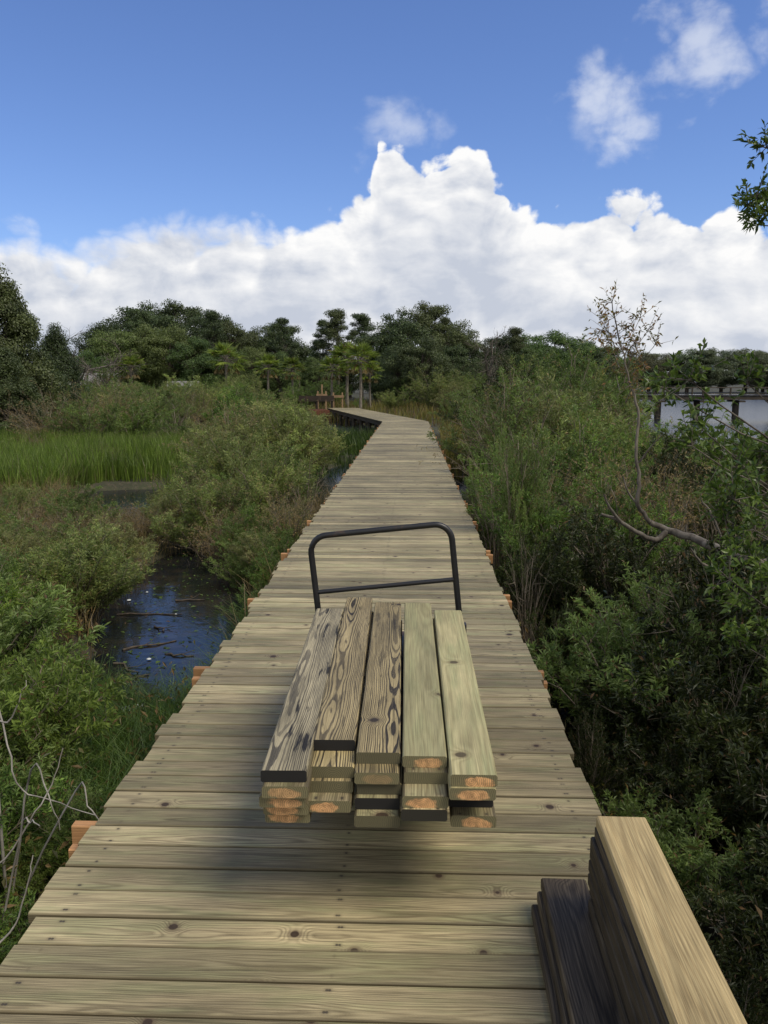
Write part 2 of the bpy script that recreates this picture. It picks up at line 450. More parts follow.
_t.put(_b.inputs['Base Color'], _t.mix(_n, (0.5, 0.5, 0.5), (0.7, 0.7, 0.7))); _b.inputs['Roughness'].default_value = 0.7
M['roofgrey'], _t, _b = new_mat('grey_shingle')
_n = _t.noise(_t.new('ShaderNodeTexCoord').outputs['Object'], 12, 4, 0.6)
_t.put(_b.inputs['Base Color'], _t.mix(_n, (0.12, 0.11, 0.1), (0.26, 0.25, 0.24))); _b.inputs['Roughness'].default_value = 0.85
M['darkpane'], _t, _b = new_mat('window_pane')
_n = _t.noise(_t.new('ShaderNodeTexCoord').outputs['Object'], 2, 2, 0.5)
_t.put(_b.inputs['Base Color'], _t.mix(_n, (0.015, 0.018, 0.02), (0.04, 0.045, 0.05))); _b.inputs['Roughness'].default_value = 0.1

# ------------------------------------------------------------------ world: blue sky with a bank of cumulus
SUN_AZ, SUN_EL = rad(122), rad(54)
SKYGAIN = (0.92, 1.06, 1.46)
w = bpy.data.worlds.new("World"); sc.world = w; w.use_nodes = True
t = NT(w.node_tree)
bg = w.node_tree.nodes['Background']
sky = t.new('ShaderNodeTexSky', sky_type='NISHITA', sun_disc=False)
sky.sun_elevation = SUN_EL; sky.sun_rotation = SUN_AZ
sky.air_density = 1.0; sky.dust_density = 0.4; sky.ozone_density = 2.2
tc = t.new('ShaderNodeTexCoord')
dv = t.vm('NORMALIZE', tc.outputs['Generated'])
X, Y, Z = t.sep(dv)
az = t.m('ARCTAN2', X, Y)
el = t.m('ARCSINE', Z)


def azel(px, py):
    d = ray(px, py).normalized()
    return math.atan2(d.x, d.y), math.asin(d.z)


AZ0, AZ1 = -0.62, 0.62
tops = [(-60, 240), (0, 232), (30, 228), (70, 244), (120, 236), (160, 220), (215, 222), (260, 222), (310, 216), (348, 208), (368, 196), (380, 146), (398, 148), (420, 166), (440, 160), (460, 146), (482, 156), (498, 188), (514, 210), (550, 206), (585, 212), (620, 203), (650, 202), (690, 220), (730, 216), (768, 214), (830, 222)]
ramp = t.new('ShaderNodeValToRGB'); cr = ramp.color_ramp; cr.interpolation = 'EASE'
t.put(ramp.inputs[0], t.lin(az, AZ0, AZ1))
pts = [((azel(px, 300)[0] - AZ0) / (AZ1 - AZ0), azel(px, py)[1] / 0.4) for px, py in tops]
cr.elements[0].position = pts[0][0]; cr.elements[0].color = (pts[0][1],) * 3 + (1,)
cr.elements[1].position = pts[-1][0]; cr.elements[1].color = (pts[-1][1],) * 3 + (1,)
for p, v in pts[1:-1]:
    e = cr.elements.new(p); e.color = (v, v, v, 1)
h = t.add(t.add(t.mul(ramp.outputs[0], 0.4), 0.004), t.mul(t.sstep(t.m('ABSOLUTE', az), 0.8, 1.5), 0.95))  # unseen cloud added behind the viewer to neutralise the ambient light
pv = t.comb(az, t.mul(el, 1.35), 0.0)
wp = t.noise(pv, 9.0, 2, 0.5, out=1, dim='2D')
pw = t.vm('ADD', pv, t.vm('MULTIPLY', t.vm('SUBTRACT', wp, (0.5, 0.5, 0.5)), (0.03, 0.03, 0.0)))
fb = t.noise(pw, 11.0, 7, 0.55, dim='2D')


def billow(vec):
    v = t.new('ShaderNodeTexVoronoi', feature='F1', voronoi_dimensions='2D')
    t.put(v.inputs['Vector'], vec); v.inputs['Scale'].default_value = 24.0
    d_ = v.outputs['Distance']
    return t.sub(1.0, t.mul(d_, d_))


bl = t.add(t.mul(billow(pw), 0.65), t.mul(billow(t.vm('MULTIPLY', pw, (2.3, 2.3, 1.0))), 0.35))
dd = t.add(t.sub(h, el), t.add(t.mul(t.sub(fb, 0.5), 0.070), t.mul(t.sub(bl, 0.78), 0.034)))
soft = t.sstep(az, -0.30, -0.02, 0.034, 0.009)
bank = t.sstep(dd, 0.0, soft)
# relief light: how much the cloud thickens away from the sun
off = t.vm('ADD', pw, (0.010, 0.016, 0.0))
relief = t.add(t.mul(t.sub(fb, t.noise(off, 11.0, 6, 0.55, dim='2D')), 1.5), t.mul(t.sub(billow(pw), billow(off)), 0.42))
lo = t.noise(t.vm('ADD', t.comb(t.mul(az, 1.0), t.mul(el, 2.4), 4.0), t.vm('MULTIPLY', wp, (0.05, 0.05, 0.0))), 6.5, 6, 0.58, dim='2D')
toplit = t.sstep(dd, 0.0, 0.12, 1.0, 0.0)
rk = t.add(0.75, t.mul(toplit, 1.0))
lightc = t.add(t.add(t.mul(toplit, 0.55), t.mul(relief, rk)), t.mul(t.sub(lo, 0.5), 1.7))
lightc = t.add(lightc, t.sstep(az, -0.35, 0.15, 0.16, 0.34))
lightc = t.m('MAXIMUM', t.m('MINIMUM', lightc, 1.0), 0.0)
ccol = t.mix(lightc, (5.6, 6.05, 7.0), (9.9, 9.85, 9.8))
# small loose clouds: centre px, radius px, density
small = None
for (px, py, rx, ry, k) in [(408, 131, 60, 28, 0.75), (600, 94, 48, 42, 1.0), (640, 138, 46, 22, 1.0), (584, 122, 28, 32, 0.45), (700, 32, 70, 52, 0.95), (768, 12, 40, 40, 0.9)]:
    a0, e0 = azel(px, py)
    ax = t.mul(t.sub(az, a0), F / rx); ey = t.mul(t.sub(el, e0), F / ry)
    q = t.add(t.mul(ax, ax), t.mul(ey, ey))
    q = t.m('MAXIMUM', t.sub(1.0, t.m('SQRT', q)), -1.0)
    q = t.add(q, t.add(t.mul(t.sub(fb, 0.54), 3.4), t.mul(t.sub(bl, 0.8), 0.8)))
    q = t.mul(t.sstep(q, 0.05, 1.25), k)
    small = q if small is None else t.m('MAXIMUM', small, q)
mask = t.m('MAXIMUM', bank, t.mul(small, 0.6))
ccol2 = t.mix(bank, (8.8, 9.1, 9.7), ccol)
skyc = t.mix(1.0, sky.outputs[0], SKYGAIN, 'MULTIPLY')
full = t.mix(mask, skyc, ccol2)
t.put(bg.inputs['Color'], full)
bg.inputs['Strength'].default_value = 0.1
w.cycles.sampling_method = 'MANUAL'; w.cycles.sample_map_resolution = 256

sd = bpy.data.lights.new('sun', 'SUN'); so = bpy.data.objects.new('sun', sd); COL.objects.link(so)
sd.energy = 2.75; sd.angle = rad(26); sd.color = (1.0, 0.91, 0.76)
sdir = Vector((math.sin(SUN_AZ) * math.cos(SUN_EL), math.cos(SUN_AZ) * math.cos(SUN_EL), math.sin(SUN_EL)))
so.rotation_euler = sdir.to_track_quat('Z', 'Y').to_euler()
so.location = (30, 20, 40)
sc.view_settings.view_transform = 'Standard'; sc.view_settings.look = 'None'; sc.view_settings.exposure = 0
sc.cycles.max_bounces = 4; sc.cycles.diffuse_bounces = 2; sc.cycles.transmission_bounces = 2; sc.cycles.glossy_bounces = 2; sc.cycles.transparent_max_bounces = 4
sc.cycles.use_denoising = True

# ------------------------------------------------------------------ ground and water
WZ = -1.0
rngT = R(3)
_ph = rngT.uniform(0, 6.28, (10, 2)); _fr = rngT.uniform(0.25, 1.6, (10, 2)) * rngT.choice([-1, 1], (10, 2))


def bumps(x, y):
    s = 0
    for k in range(10): s = s + np.sin(x * _fr[k, 0] + y * _fr[k, 1] + _ph[k, 0])
    return s / 10.0


def pool(x, y, cx, cy, rx, ry, rot=0.0):
    c, s = math.cos(rot), math.sin(rot)
    u = ((x - cx) * c + (y - cy) * s) / rx; v = (-(x - cx) * s + (y - cy) * c) / ry
    return np.sqrt(u*u + v*v)


def water_amount(x, y):
    """1 where open water stands, 0 on the marsh"""
    x = np.asarray(x, float); y = np.asarray(y, float)
    b = bumps(x * 1.5, y * 1.5) * 0.35
    m = np.zeros(np.broadcast(x, y).shape)
    for p in ((-2.74, 9.2, 0.88, 3.5, 0.22), (-6.3, 18.3, 1.5, 2.1, 0), (-1.9, 21.5, 0.85, 5.5, 0), (1.5, 20, 0.75, 3.4, 0), (-12.5, 19.5, 2.2, 0.8, 0), (3.0, 33, 1.0, 4, 0)):
        m = np.maximum(m, np.clip((1.1 - pool(x, y, *p) - b) * 3, 0, 1))
    shore = 9.5 + 0.02 * (y - 45) + b * 4
    lake = np.clip((x - shore) / 2.5, 0, 1) * np.clip((y - 34 - b * 4) / 4, 0, 1) * np.clip((185 - y + b * 12) / 6, 0, 1)
    return np.maximum(m, lake)


def ground_z(x, y):
    x = np.asarray(x, float); y = np.asarray(y, float)
    z = -0.84 + 0.07 * bumps(x, y)
    rise = np.clip((np.hypot(x, y) - 48) / 60, 0, 1)
    z = z + rise * 0.75 * np.clip((14 - x) / 8 + (y > 185) * 5, 0, 1)
    return z - water_amount(x, y) * 0.55


def axis(lo, hi, step, far):
    mid = np.arange(lo, hi, step)
    out = [hi]; s = step
    while out[-1] < far: s *= 1.16; out.append(out[-1] + s)
    ol = [lo]; s = step
    while ol[-1] > -far: s *= 1.16; ol.append(ol[-1] - s)
    return np.concatenate([np.array(ol[1:][::-1]), mid, np.array(out)])


gx = axis(-24, 26, 0.4, 1500); gy = axis(-6, 60, 0.4, 1500)
GX, GY = np.meshgrid(gx, gy)
GZ = ground_z(GX, GY)
n0, n1 = GX.shape
idx = np.arange(n0 * n1).reshape(n0, n1)
fq = np.stack([idx[:-1, :-1], idx[:-1, 1:], idx[1:, 1:], idx[1:, :-1]], -1).reshape(-1, 4)
mg, t, b = new_mat('marsh_mud')
tc = t.new('ShaderNodeTexCoord')
na = t.noise(tc.outputs['Object'], 0.35, 6, 0.6); nb = t.noise(tc.outputs['Object'], 9.0, 6, 0.7)
c = t.mix(t.sstep(na, 0.38, 0.62), (0.030, 0.026, 0.016), (0.050, 0.058, 0.022))
c = t.mix(t.sstep(nb, 0.42, 0.7), c, (0.085, 0.068, 0.042))
t.put(b.inputs['Base Color'], c); b.inputs['Roughness'].default_value = 0.9
bp = t.new('ShaderNodeBump'); bp.inputs['Strength'].default_value = 0.8; bp.inputs['Distance'].default_value = 0.05
t.put(bp.inputs['Height'], nb); t.put(b.inputs['Normal'], bp.outputs[0])
g = link('ground', np_mesh('ground', np.stack([GX, GY, GZ], -1).reshape(-1, 3), fq, True), None, mg); tag(g, kind='structure')

mw, t, b = new_mat('marsh_water')
tc = t.new('ShaderNodeTexCoord')
x, y, z = t.sep(tc.outputs['Object'])
wn1 = t.noise(tc.outputs['Object'], 1.6, 4, 0.55); wn2 = t.noise(t.comb(t.mul(x, 0.6), y, 0.0), 7.0, 3, 0.5)
t.put(b.inputs['Base Color'], t.mix(t.sstep(t.noise(tc.outputs['Object'], 2.5, 6, 0.7), 0.45, 0.7), (0.010, 0.012, 0.014), (0.030, 0.024, 0.018)))
far = t.sstep(y, 13.0, 22.0)
t.put(b.inputs['Roughness'], t.lin(far, 0.0, 1.0, 0.06, 0.2)); b.inputs['IOR'].default_value = 1.33
bp = t.new('ShaderNodeBump'); bp.inputs['Distance'].default_value = 0.03
t.put(bp.inputs['Strength'], t.lin(far, 0.0, 1.0, 0.25, 0.15))
t.put(bp.inputs['Height'], t.add(wn1, t.mul(wn2, 0.5))); t.put(b.inputs['Normal'], bp.outputs[0])
wv = [(-1500, -1500, WZ), (1500, -1500, WZ), (1500, 1500, WZ), (-1500, 1500, WZ)]
tag(link('water', np_mesh('water', wv, [(0, 1, 2, 3)]), None, mw), kind='structure')

# ------------------------------------------------------------------ boardwalk
XL, XR = -1.188, 0.742
XC, DW = (XL + XR) / 2, XR - XL
rng = R(11)
bw = empty('boardwalk', (XC, 0, 0), 0, 'long narrow timber boardwalk of pale cross planks running straight over the marsh', 'boardwalk')
PITCHB = 0.1325
BEND = 35.0


def place(o, parent):
    o.parent = parent
    o.matrix_parent_inverse = Matrix.Translation(-Vector(parent.location))
    return o


mb = MB()
ynow = -2.0
while ynow < BEND:
    a = rng.normal(0, 0.012); bb = rng.normal(0, 0.008)
    if rng.random() < 0.12: a -= 0.02
    mb.board(XC + (bb + a) / 2, ynow, -0.019 + rng.normal(0, 0.0009), DW + bb - a, PITCHB - 0.0055 - abs(rng.normal(0, 0.0016)), 0.038, rot=rng.normal(0, 0.0013), rnd=float(rng.random()), core=0.2, tilt=rng.normal(0, 0.005))
    ynow += PITCHB
# second section, turning left at the bend
HD = rad(13.0)
ux, uy = -math.sin(HD), math.cos(HD)
seg2 = []
piv = (XL, BEND)
for k in range(int(19 / PITCHB)):
    dcen = (k + 0.5) * PITCHB
    cx = piv[0] + math.cos(HD) * DW / 2 + ux * dcen; cy = piv[1] + math.sin(HD) * DW / 2 + uy * dcen
    mb.board(cx, cy, -0.021 + rng.normal(0, 0.0015), DW + rng.normal(0, 0.012), PITCHB - 0.005, 0.038, rot=HD, rnd=float(rng.random()), core=0.2)
# wedge of tapering planks filling the outer corner of the bend
for k in range(3):
    a = HD * (k + 0.5) / 3
    mb.board(XL + math.cos(a) * DW / 2, BEND + math.sin(a) * DW / 2 - 0.03, -0.026 - 0.003 * k, DW, PITCHB, 0.038, rot=a, rnd=float(rng.random()), core=0.2)
place(mb.build('decking', [M['deck'], M['end']]), bw)

for i, xs in enumerate((XL + 0.10, XC, XR - 0.10)):
    s_ = MB(); s_.board(xs, (BEND - 2) / 2, -0.1335, BEND + 2, 0.045, 0.184, rot=math.pi / 2, rnd=0.1 * i + 0.3)
    place(s_.build('stringer', [M['underwood'], M['end']]), bw)
    s_ = MB(); off_ = DW / 2 + (xs - XC)
    s_.board(piv[0] + math.cos(HD) * off_ + ux * 9.5, piv[1] + math.sin(HD) * off_ + uy * 9.5, -0.136, 19, 0.045, 0.184, rot=HD + math.pi / 2, rnd=0.1 * i + 0.5)
    place(s_.build('stringer', [M['underwood'], M['end']]), bw)
bents = [(0, 0)]
yb = 1.08
k = 0
while yb < BEND - 0.5:
    el_ = 0.055 + rng.random() * 0.03; er_ = 0.045 + rng.random() * 0.03
    for dy_, dz_ in ((-0.07, -0.0), (0.07, 0.02)):
        s_ = MB(); e1 = el_ + rng.normal(0, 0.014); e2 = er_ + rng.normal(0, 0.012)
        L_ = DW + e1 + e2
        s_.board(XC + (e2 - e1) / 2, yb + dy_, -0.095 + dz_ * 0.6, L_, 0.045, 0.09, rnd=float(rng.random()), core=1.0)
        place(s_.build('cross_beam', [M['beam'], M['end_orange']]), bw)
    if True:
        for xs in (XL + 0.16, XR - 0.16):
            s_ = MB(); s_.tube([(xs, yb, -2.0), (xs, yb, -0.9), (xs + .005, yb, -0.05)], [0.085, 0.08, 0.078], 10)
            place(s_.build('piling', [M['pile']], None, True), bw)
    yb += 1.76; k += 1
dk = 1.5
while dk < 18:
    cx = piv[0] + math.cos(HD) * DW / 2 + ux * dk; cy = piv[1] + math.sin(HD) * DW / 2 + uy * dk
    s_ = MB(); s_.board(cx, cy, -0.29, DW + 0.16, 0.09, 0.184, rot=HD, rnd=float(rng.random()), core=0.1)
    place(s_.build('cross_beam', [M['underwood'], M['end']]), bw)
    for sgn in (-1, 1):
        px_, py_ = cx + math.cos(HD) * sgn * 0.85, cy + math.sin(HD) * sgn * 0.85
        s_ = MB(); s_.tube([(px_, py_, -2.0), (px_, py_, -0.2)], [0.1, 0.09], 8)
        place(s_.build('piling', [M['pile']], None, True), bw)
    dk += 2.4

# unfinished platform frame at the far end, and the low rail and post frames beside it
ex, ey = piv[0] + ux * 17.5, piv[1] + uy * 17.5
pf = empty('unfinished_platform', (ex, ey, -0.9), HD, 'unfinished platform of bare red brown joists beside the far end of the boardwalk', 'platform')
for k in range(7):
    s_ = MB(); s_.board(-1.45, -1.0 + 0.42 * k, 0.74, 2.5, 0.05, 0.2, rnd=0.13 * k, core=0.3); s_.build('joist', [M['rust'], M['end']], pf)
for yy in (-1.12, 1.64):
    s_ = MB(); s_.board(-1.45, yy, 0.70, 2.6, 0.06, 0.28, rnd=yy * .1 + .3, core=0.3); s_.build('rim_beam', [M['rust'], M['end']], pf)
for sx in (-2.6, -1.4, -0.3):
    for sy in (-0.9, 1.45):
        s_ = MB(); s_.tube([(sx, sy, -1.0), (sx, sy, 0.64)], [0.1, 0.09], 8); s_.build('piling', [M['pile']], pf, True)
for k in range(5):
    pass
bn = empty('bench', (ex - 0.95, ey + 1.2, 0.0), HD, 'low dark brown bench standing on the unfinished platform', 'bench')
s_ = MB(); s_.box(-1.15, 1.15, -0.2, 0.2, 0.42, 0.48); s_.build('seat', M['darkwood'], bn)
s_ = MB(); s_.box(-1.15, 1.15, 0.2, 0.25, 0.5, 0.78); s_.build('backrest', M['darkwood'], bn)
for sx in (-1.0, 0.0, 1.0):
    s_ = MB(); s_.box(sx - 0.05, sx + 0.05, -0.17, 0.17, -0.12, 0.42); s_.build('leg', M['darkwood'], bn)
for i, (px, w_, h_, lab) in enumerate(((322, 0.55, 1.05, 'narrow tan timber post frame with pointed brace beyond the bench'), (338, 0.6, 0.95, 'wider tan timber gate frame with crossbar nearest the palm trunks'))):
    p = at(px, 400, 56); gz = float(ground_z(p.x, p.y))
    fr = empty('timber_frame', (p.x, p.y, gz), 0, lab, 'timber frame')
    hh = 1.35 + h_ - 0.6
    for sx in (-w_/2, w_/2):
        s_ = MB(); s_.box(sx - 0.045, sx + 0.045, -0.045, 0.045, 0, hh); s_.build('post', M['tan'], fr)
    s_ = MB(); s_.box(-w_/2 - 0.1, w_/2 + 0.1, -0.09, -0.063, hh - 0.35, hh - 0.18); s_.build('crossbar', M['tan'], fr)
    if i == 0:
        s_ = MB(); s_.tube([(0, -0.03, hh - 0.3), (0, -0.03, hh + 0.45)], 0.05, 6); s_.build('pole', M['tan'], fr)

# ------------------------------------------------------------------ lumber cart
ZT = 0.318
hl, hr = at(322.0, 611, 4.27), at(462.0, 609, 4.27)
hc = (hl.x + hr.x) / 2
ct = empty('platform_cart', (hc, 3.62, 0), 0, 'black steel platform cart with tubular push handle loaded with lumber', 'cart')
CW, CL = 0.66, 1.34
s_ = MB(); s_.box(-CW/2, CW/2, -CL/2, CL/2, ZT - 0.03, ZT - 0.002); s_.build('platform', M['platform'], ct)
s_ = MB()
s_.box(-CW/2, -CW/2 + 0.04, -CL/2, CL/2, ZT - 0.085, ZT - 0.032); s_.box(CW/2 - 0.04, CW/2, -CL/2, CL/2, ZT - 0.085, ZT - 0.032)
s_.box(-CW/2 + 0.042, CW/2 - 0.042, -CL/2, -CL/2 + 0.04, ZT - 0.083, ZT - 0.034); s_.box(-CW/2 + 0.042, CW/2 - 0.042, CL/2 - 0.04, CL/2, ZT - 0.083, ZT - 0.034)
s_.build('frame', M['platform'], ct)
for sx in (-1, 1):
    for sy in (-1, 1):
        wx, wy = sx * (CW/2 - 0.08), sy * (CL/2 - 0.17)
        fk = MB(); fk.box(wx - 0.045, wx + 0.045, wy - 0.05, wy + 0.05, ZT - 0.095, ZT - 0.087)
        fk.box(wx - 0.034, wx - 0.028, wy - 0.025, wy + 0.025, 0.07, ZT - 0.096); fk.box(wx + 0.028, wx + 0.034, wy - 0.025, wy + 0.025, 0.07, ZT - 0.096)
        fo = fk.build('caster', M['platform'], ct)
        wh = MB(); a = np.linspace(0, 2 * math.pi, 21)
        ring_ = [(0.078, -0.022), (0.092, -0.018), (0.096, 0), (0.092, 0.018), (0.078, 0.022)]
        vv = [(wx + q, wy + r_ * math.cos(tt), 0.097 + r_ * math.sin(tt)) for tt in a[:-1] for r_, q in ring_]
        ff = [(i*5 + j, ((i+1) % 20)*5 + j, ((i+1) % 20)*5 + j + 1, i*5 + j + 1) for i in range(20) for j in range(4)]
        wh.add(vv, ff); wh.tube([(wx - 0.022, wy, 0.097), (wx + 0.022, wy, 0.097)], 0.079, 20); wh.build('wheel', M['rubber'], fo, False)
# push handle: one bent tube, sitting askew in its sockets
hw = (hr.x - hl.x) / 2
H0 = ZT - 0.06
zt_ = 0.880
def arc(cx, cz, r, a0, a1, n=8): return [(cx + r * math.cos(a), 0, cz + r * math.sin(a)) for a in np.linspace(a0, a1, n)]
rc = 0.09
path = [(-hw, 0, H0), (-hw, 0, 0.6)] + arc(-hw + rc, zt_ - rc, rc, math.pi, math.pi / 2) + arc(hw - rc, zt_ - rc, rc, math.pi / 2, 0) + [(hw, 0, 0.6), (hw, 0, H0)]
roll = rad(-6.0)
def skew(p): 
    x, y, z = p; z -= H0
    return (x * math.cos(roll) + z * math.sin(roll), y + (4.27 - 3.62), H0 + z * math.cos(roll) - x * math.sin(roll))
HS = MB(); HS.tube([skew(p) for p in path], 0.0165, 10); ho = HS.build('handle', M['blackmetal'], ct, True)
HS = MB(); HS.tube([skew((-hw, 0, 0.575)), skew((hw, 0, 0.575))], 0.0125, 10); HS.build('crossbar', M['blackmetal'], ho, True)
for sx in (-hw, hw):
    q = skew((sx, 0, H0)); HS = MB(); HS.box(q[0] - 0.026, q[0] + 0.026, q[1] - 0.026, q[1] + 0.026, ZT - 0.086, ZT + 0.05); HS.build('handle_socket', M['platform'], ct)

# ------------------------------------------------------------------ lumber on the cart
cols = [  # photo corners of the top face: near-left, near-right, far-left, far-right
    ((259, 770), (307.5, 773), (315, 611), (341, 611)),
    ((312, 739), (356, 741), (345, 597), (372.7, 597)),
    ((355, 753), (401.5, 753), (374, 601), (401, 601)),
    ((402.6, 757), (447, 757), (403.7, 603), (431, 603)),
    ((449.6, 772), (498, 773), (433, 611), (463, 611))]
fronts = [[2.28, 2.255, 2.27, 2.296, 2.318], [2.496, 2.386, 2.366, 2.315, 2.42], [2.409, 2.35, 2.359, 2.337, 2.30], [2.388, 2.357, 2.282, 2.274, 2.36], [2.271, 2.262, 2.35, 2.36, 2.31]]
cores = [[0.0, 0.55, 0.75, 1.0, 1.0], [0.0, 0.3, 0.3, 0.9, 0.0], [0.25, 0.45, 0.2, 0.02, 0.25], [0.6, 0.3, 1.0, 0.1, 0.0], [0.75, 1.0, 0.0, 0.0, 1.0]]
topm = ['stainedgrey', 'stained', 'stained', 'greenish', 'greenish']
colname = ['outermost column beside the marsh pool', 'second column from the marsh pool side', 'middle column', 'column beside the middle', 'outermost column on the thicket side']
toplab = ['grey black streaked board on top of the cart load, nearest the pool', 'black grained board lying set back on top of the cart load', 'swirling black grained board on top of the middle of the cart load', 'plain greenish board with one fine crack, on top of the cart load', 'plain greenish board with pinkish cut end, on top at the thicket side']
laylab = ['', 'second', 'third', 'fourth', 'bottom']
BT = 0.038
rng = R(21)
for ci, (nl, nr, fl, fr_) in enumerate(cols):
    ztop = ZT + 5 * BT
    NL, NR, FL, FR = (atz(*p, ztop) for p in (nl, nr, fl, fr_))
    cn, cf = (NL + NR) / 2, (FL + FR) / 2
    ang0 = math.atan2(cf.x - cn.x, cf.y - cn.y) * 0.85
    xm = (cn.x + cf.x) / 2
    for li in range(5):
        L_ = 1.765 + rng.normal(0, 0.012)
        yf = fronts[ci][li]
        ang = ang0 if li == 0 else ang0 * 0.95 + rng.normal(0, 0.003)
        ym = yf + L_ / 2
        xx = cn.x + math.tan(ang) * (ym - cn.y) + (rng.normal(0, 0.004) if li else 0)
        mat = M[topm[ci]] if li == 0 else M[['deck', 'stained', 'stained', 'deck', 'greenish'][ci]] if li < 3 else M['deck']
        mb = MB(); mb.board(0, 0, BT / 2, L_, 0.1375, BT - 0.0005, rnd=float(rng.random()) if li else [0.37, 0.81, 0.633, 0.12, 0.29][ci], core=cores[ci][li], ch=0.005)
        o = mb.build('lumber_board', [mat, M['end']])
        o.location = (xx, ym, ZT + (4 - li) * BT + 0.0002)
        o.rotation_euler = (0, 0, math.pi / 2 - ang)
        lab = toplab[ci] if li == 0 else f'{laylab[li]} board down in the {colname[ci]} of the cart load' if li < 4 else f'bottom board in the {colname[ci]} of the cart load'
        tag(o, lab, 'lumber board', 'boards loaded on the cart')

# ------------------------------------------------------------------ two stacks at the deck edge
rng = R(5)
ORD = ['topmost', 'second', 'third', 'fourth', 'fifth', 'sixth', 'seventh', 'eighth', 'ninth', 'tenth', 'eleventh']
NT_ = 11
ztop = NT_ * BT
a0, a1, b0, b1 = atz(596.7, 817, ztop), atz(646, 818, ztop), atz(676, 1024, ztop), atz(748, 1024, ztop)
wd = 0.14
cen = (a0 + a1) / 2; cnr = (b0 + b1) / 2
ang = math.atan2(cen.x - cnr.x, cen.y - cnr.y)
for k in range(NT_):
    L_ = 2.44
    yfar = cen.y + 0.002 + ([0, .01, .02, .03, .028, .02, .035, .01, .02, .0, .01][k]) * 1.0
    dx = -[0, .002, .006, .010, .008, .012, .007, .010, .004, .008, .01][k]
    ym = yfar - L_ / 2
    mb = MB(); mb.board(0, 0, BT / 2, L_, wd, BT - 0.0008, rnd=float(rng.random()), core=0.3, ch=0.004)
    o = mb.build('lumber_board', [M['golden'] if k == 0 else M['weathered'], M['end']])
    o.location = (cen.x + dx - math.tan(ang) * (cen.y - ym), ym, (NT_ - 1 - k) * BT + 0.002)
    o.rotation_euler = (0, 0, math.pi / 2 - ang + (rng.normal(0, 0.003) if k else 0))
    tag(o, 'golden yellow board with reddish stain, topmost of the tall stack at the deck edge' if k == 0 else f'dark board, {ORD[k]} from the top of the tall stack at the deck edge', 'lumber board', 'boards in the tall stack at the deck edge')
zt2 = 3 * BT
a0, a1 = atz(539, 878, zt2), atz(588, 880, zt2)
cen = (a0 + a1) / 2
for k in range(3):
    L_ = 2.44
    yfar = cen.y - [0, .012, .022][k]
    ym = yfar - L_ / 2
    mb = MB(); mb.board(0, 0, BT / 2, L_, 0.14, BT - 0.0008, rnd=float(rng.random()), core=0.2, ch=0.005)
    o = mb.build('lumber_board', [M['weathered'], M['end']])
    o.location = (cen.x - [0, .012, .030][k] - math.tan(ang) * (cen.y - ym), ym, (2 - k) * BT + 0.002)
    o.rotation_euler = (0, 0, math.pi / 2 - ang)
    tag(o, ['dark weathered board, topmost of the low stack beside the tall stack', 'dark weathered board in the middle of the low stack beside the tall stack', 'dark weathered board at the bottom of the low stack beside the tall stack'][k], 'lumber board', 'boards in the low stack at the deck edge')

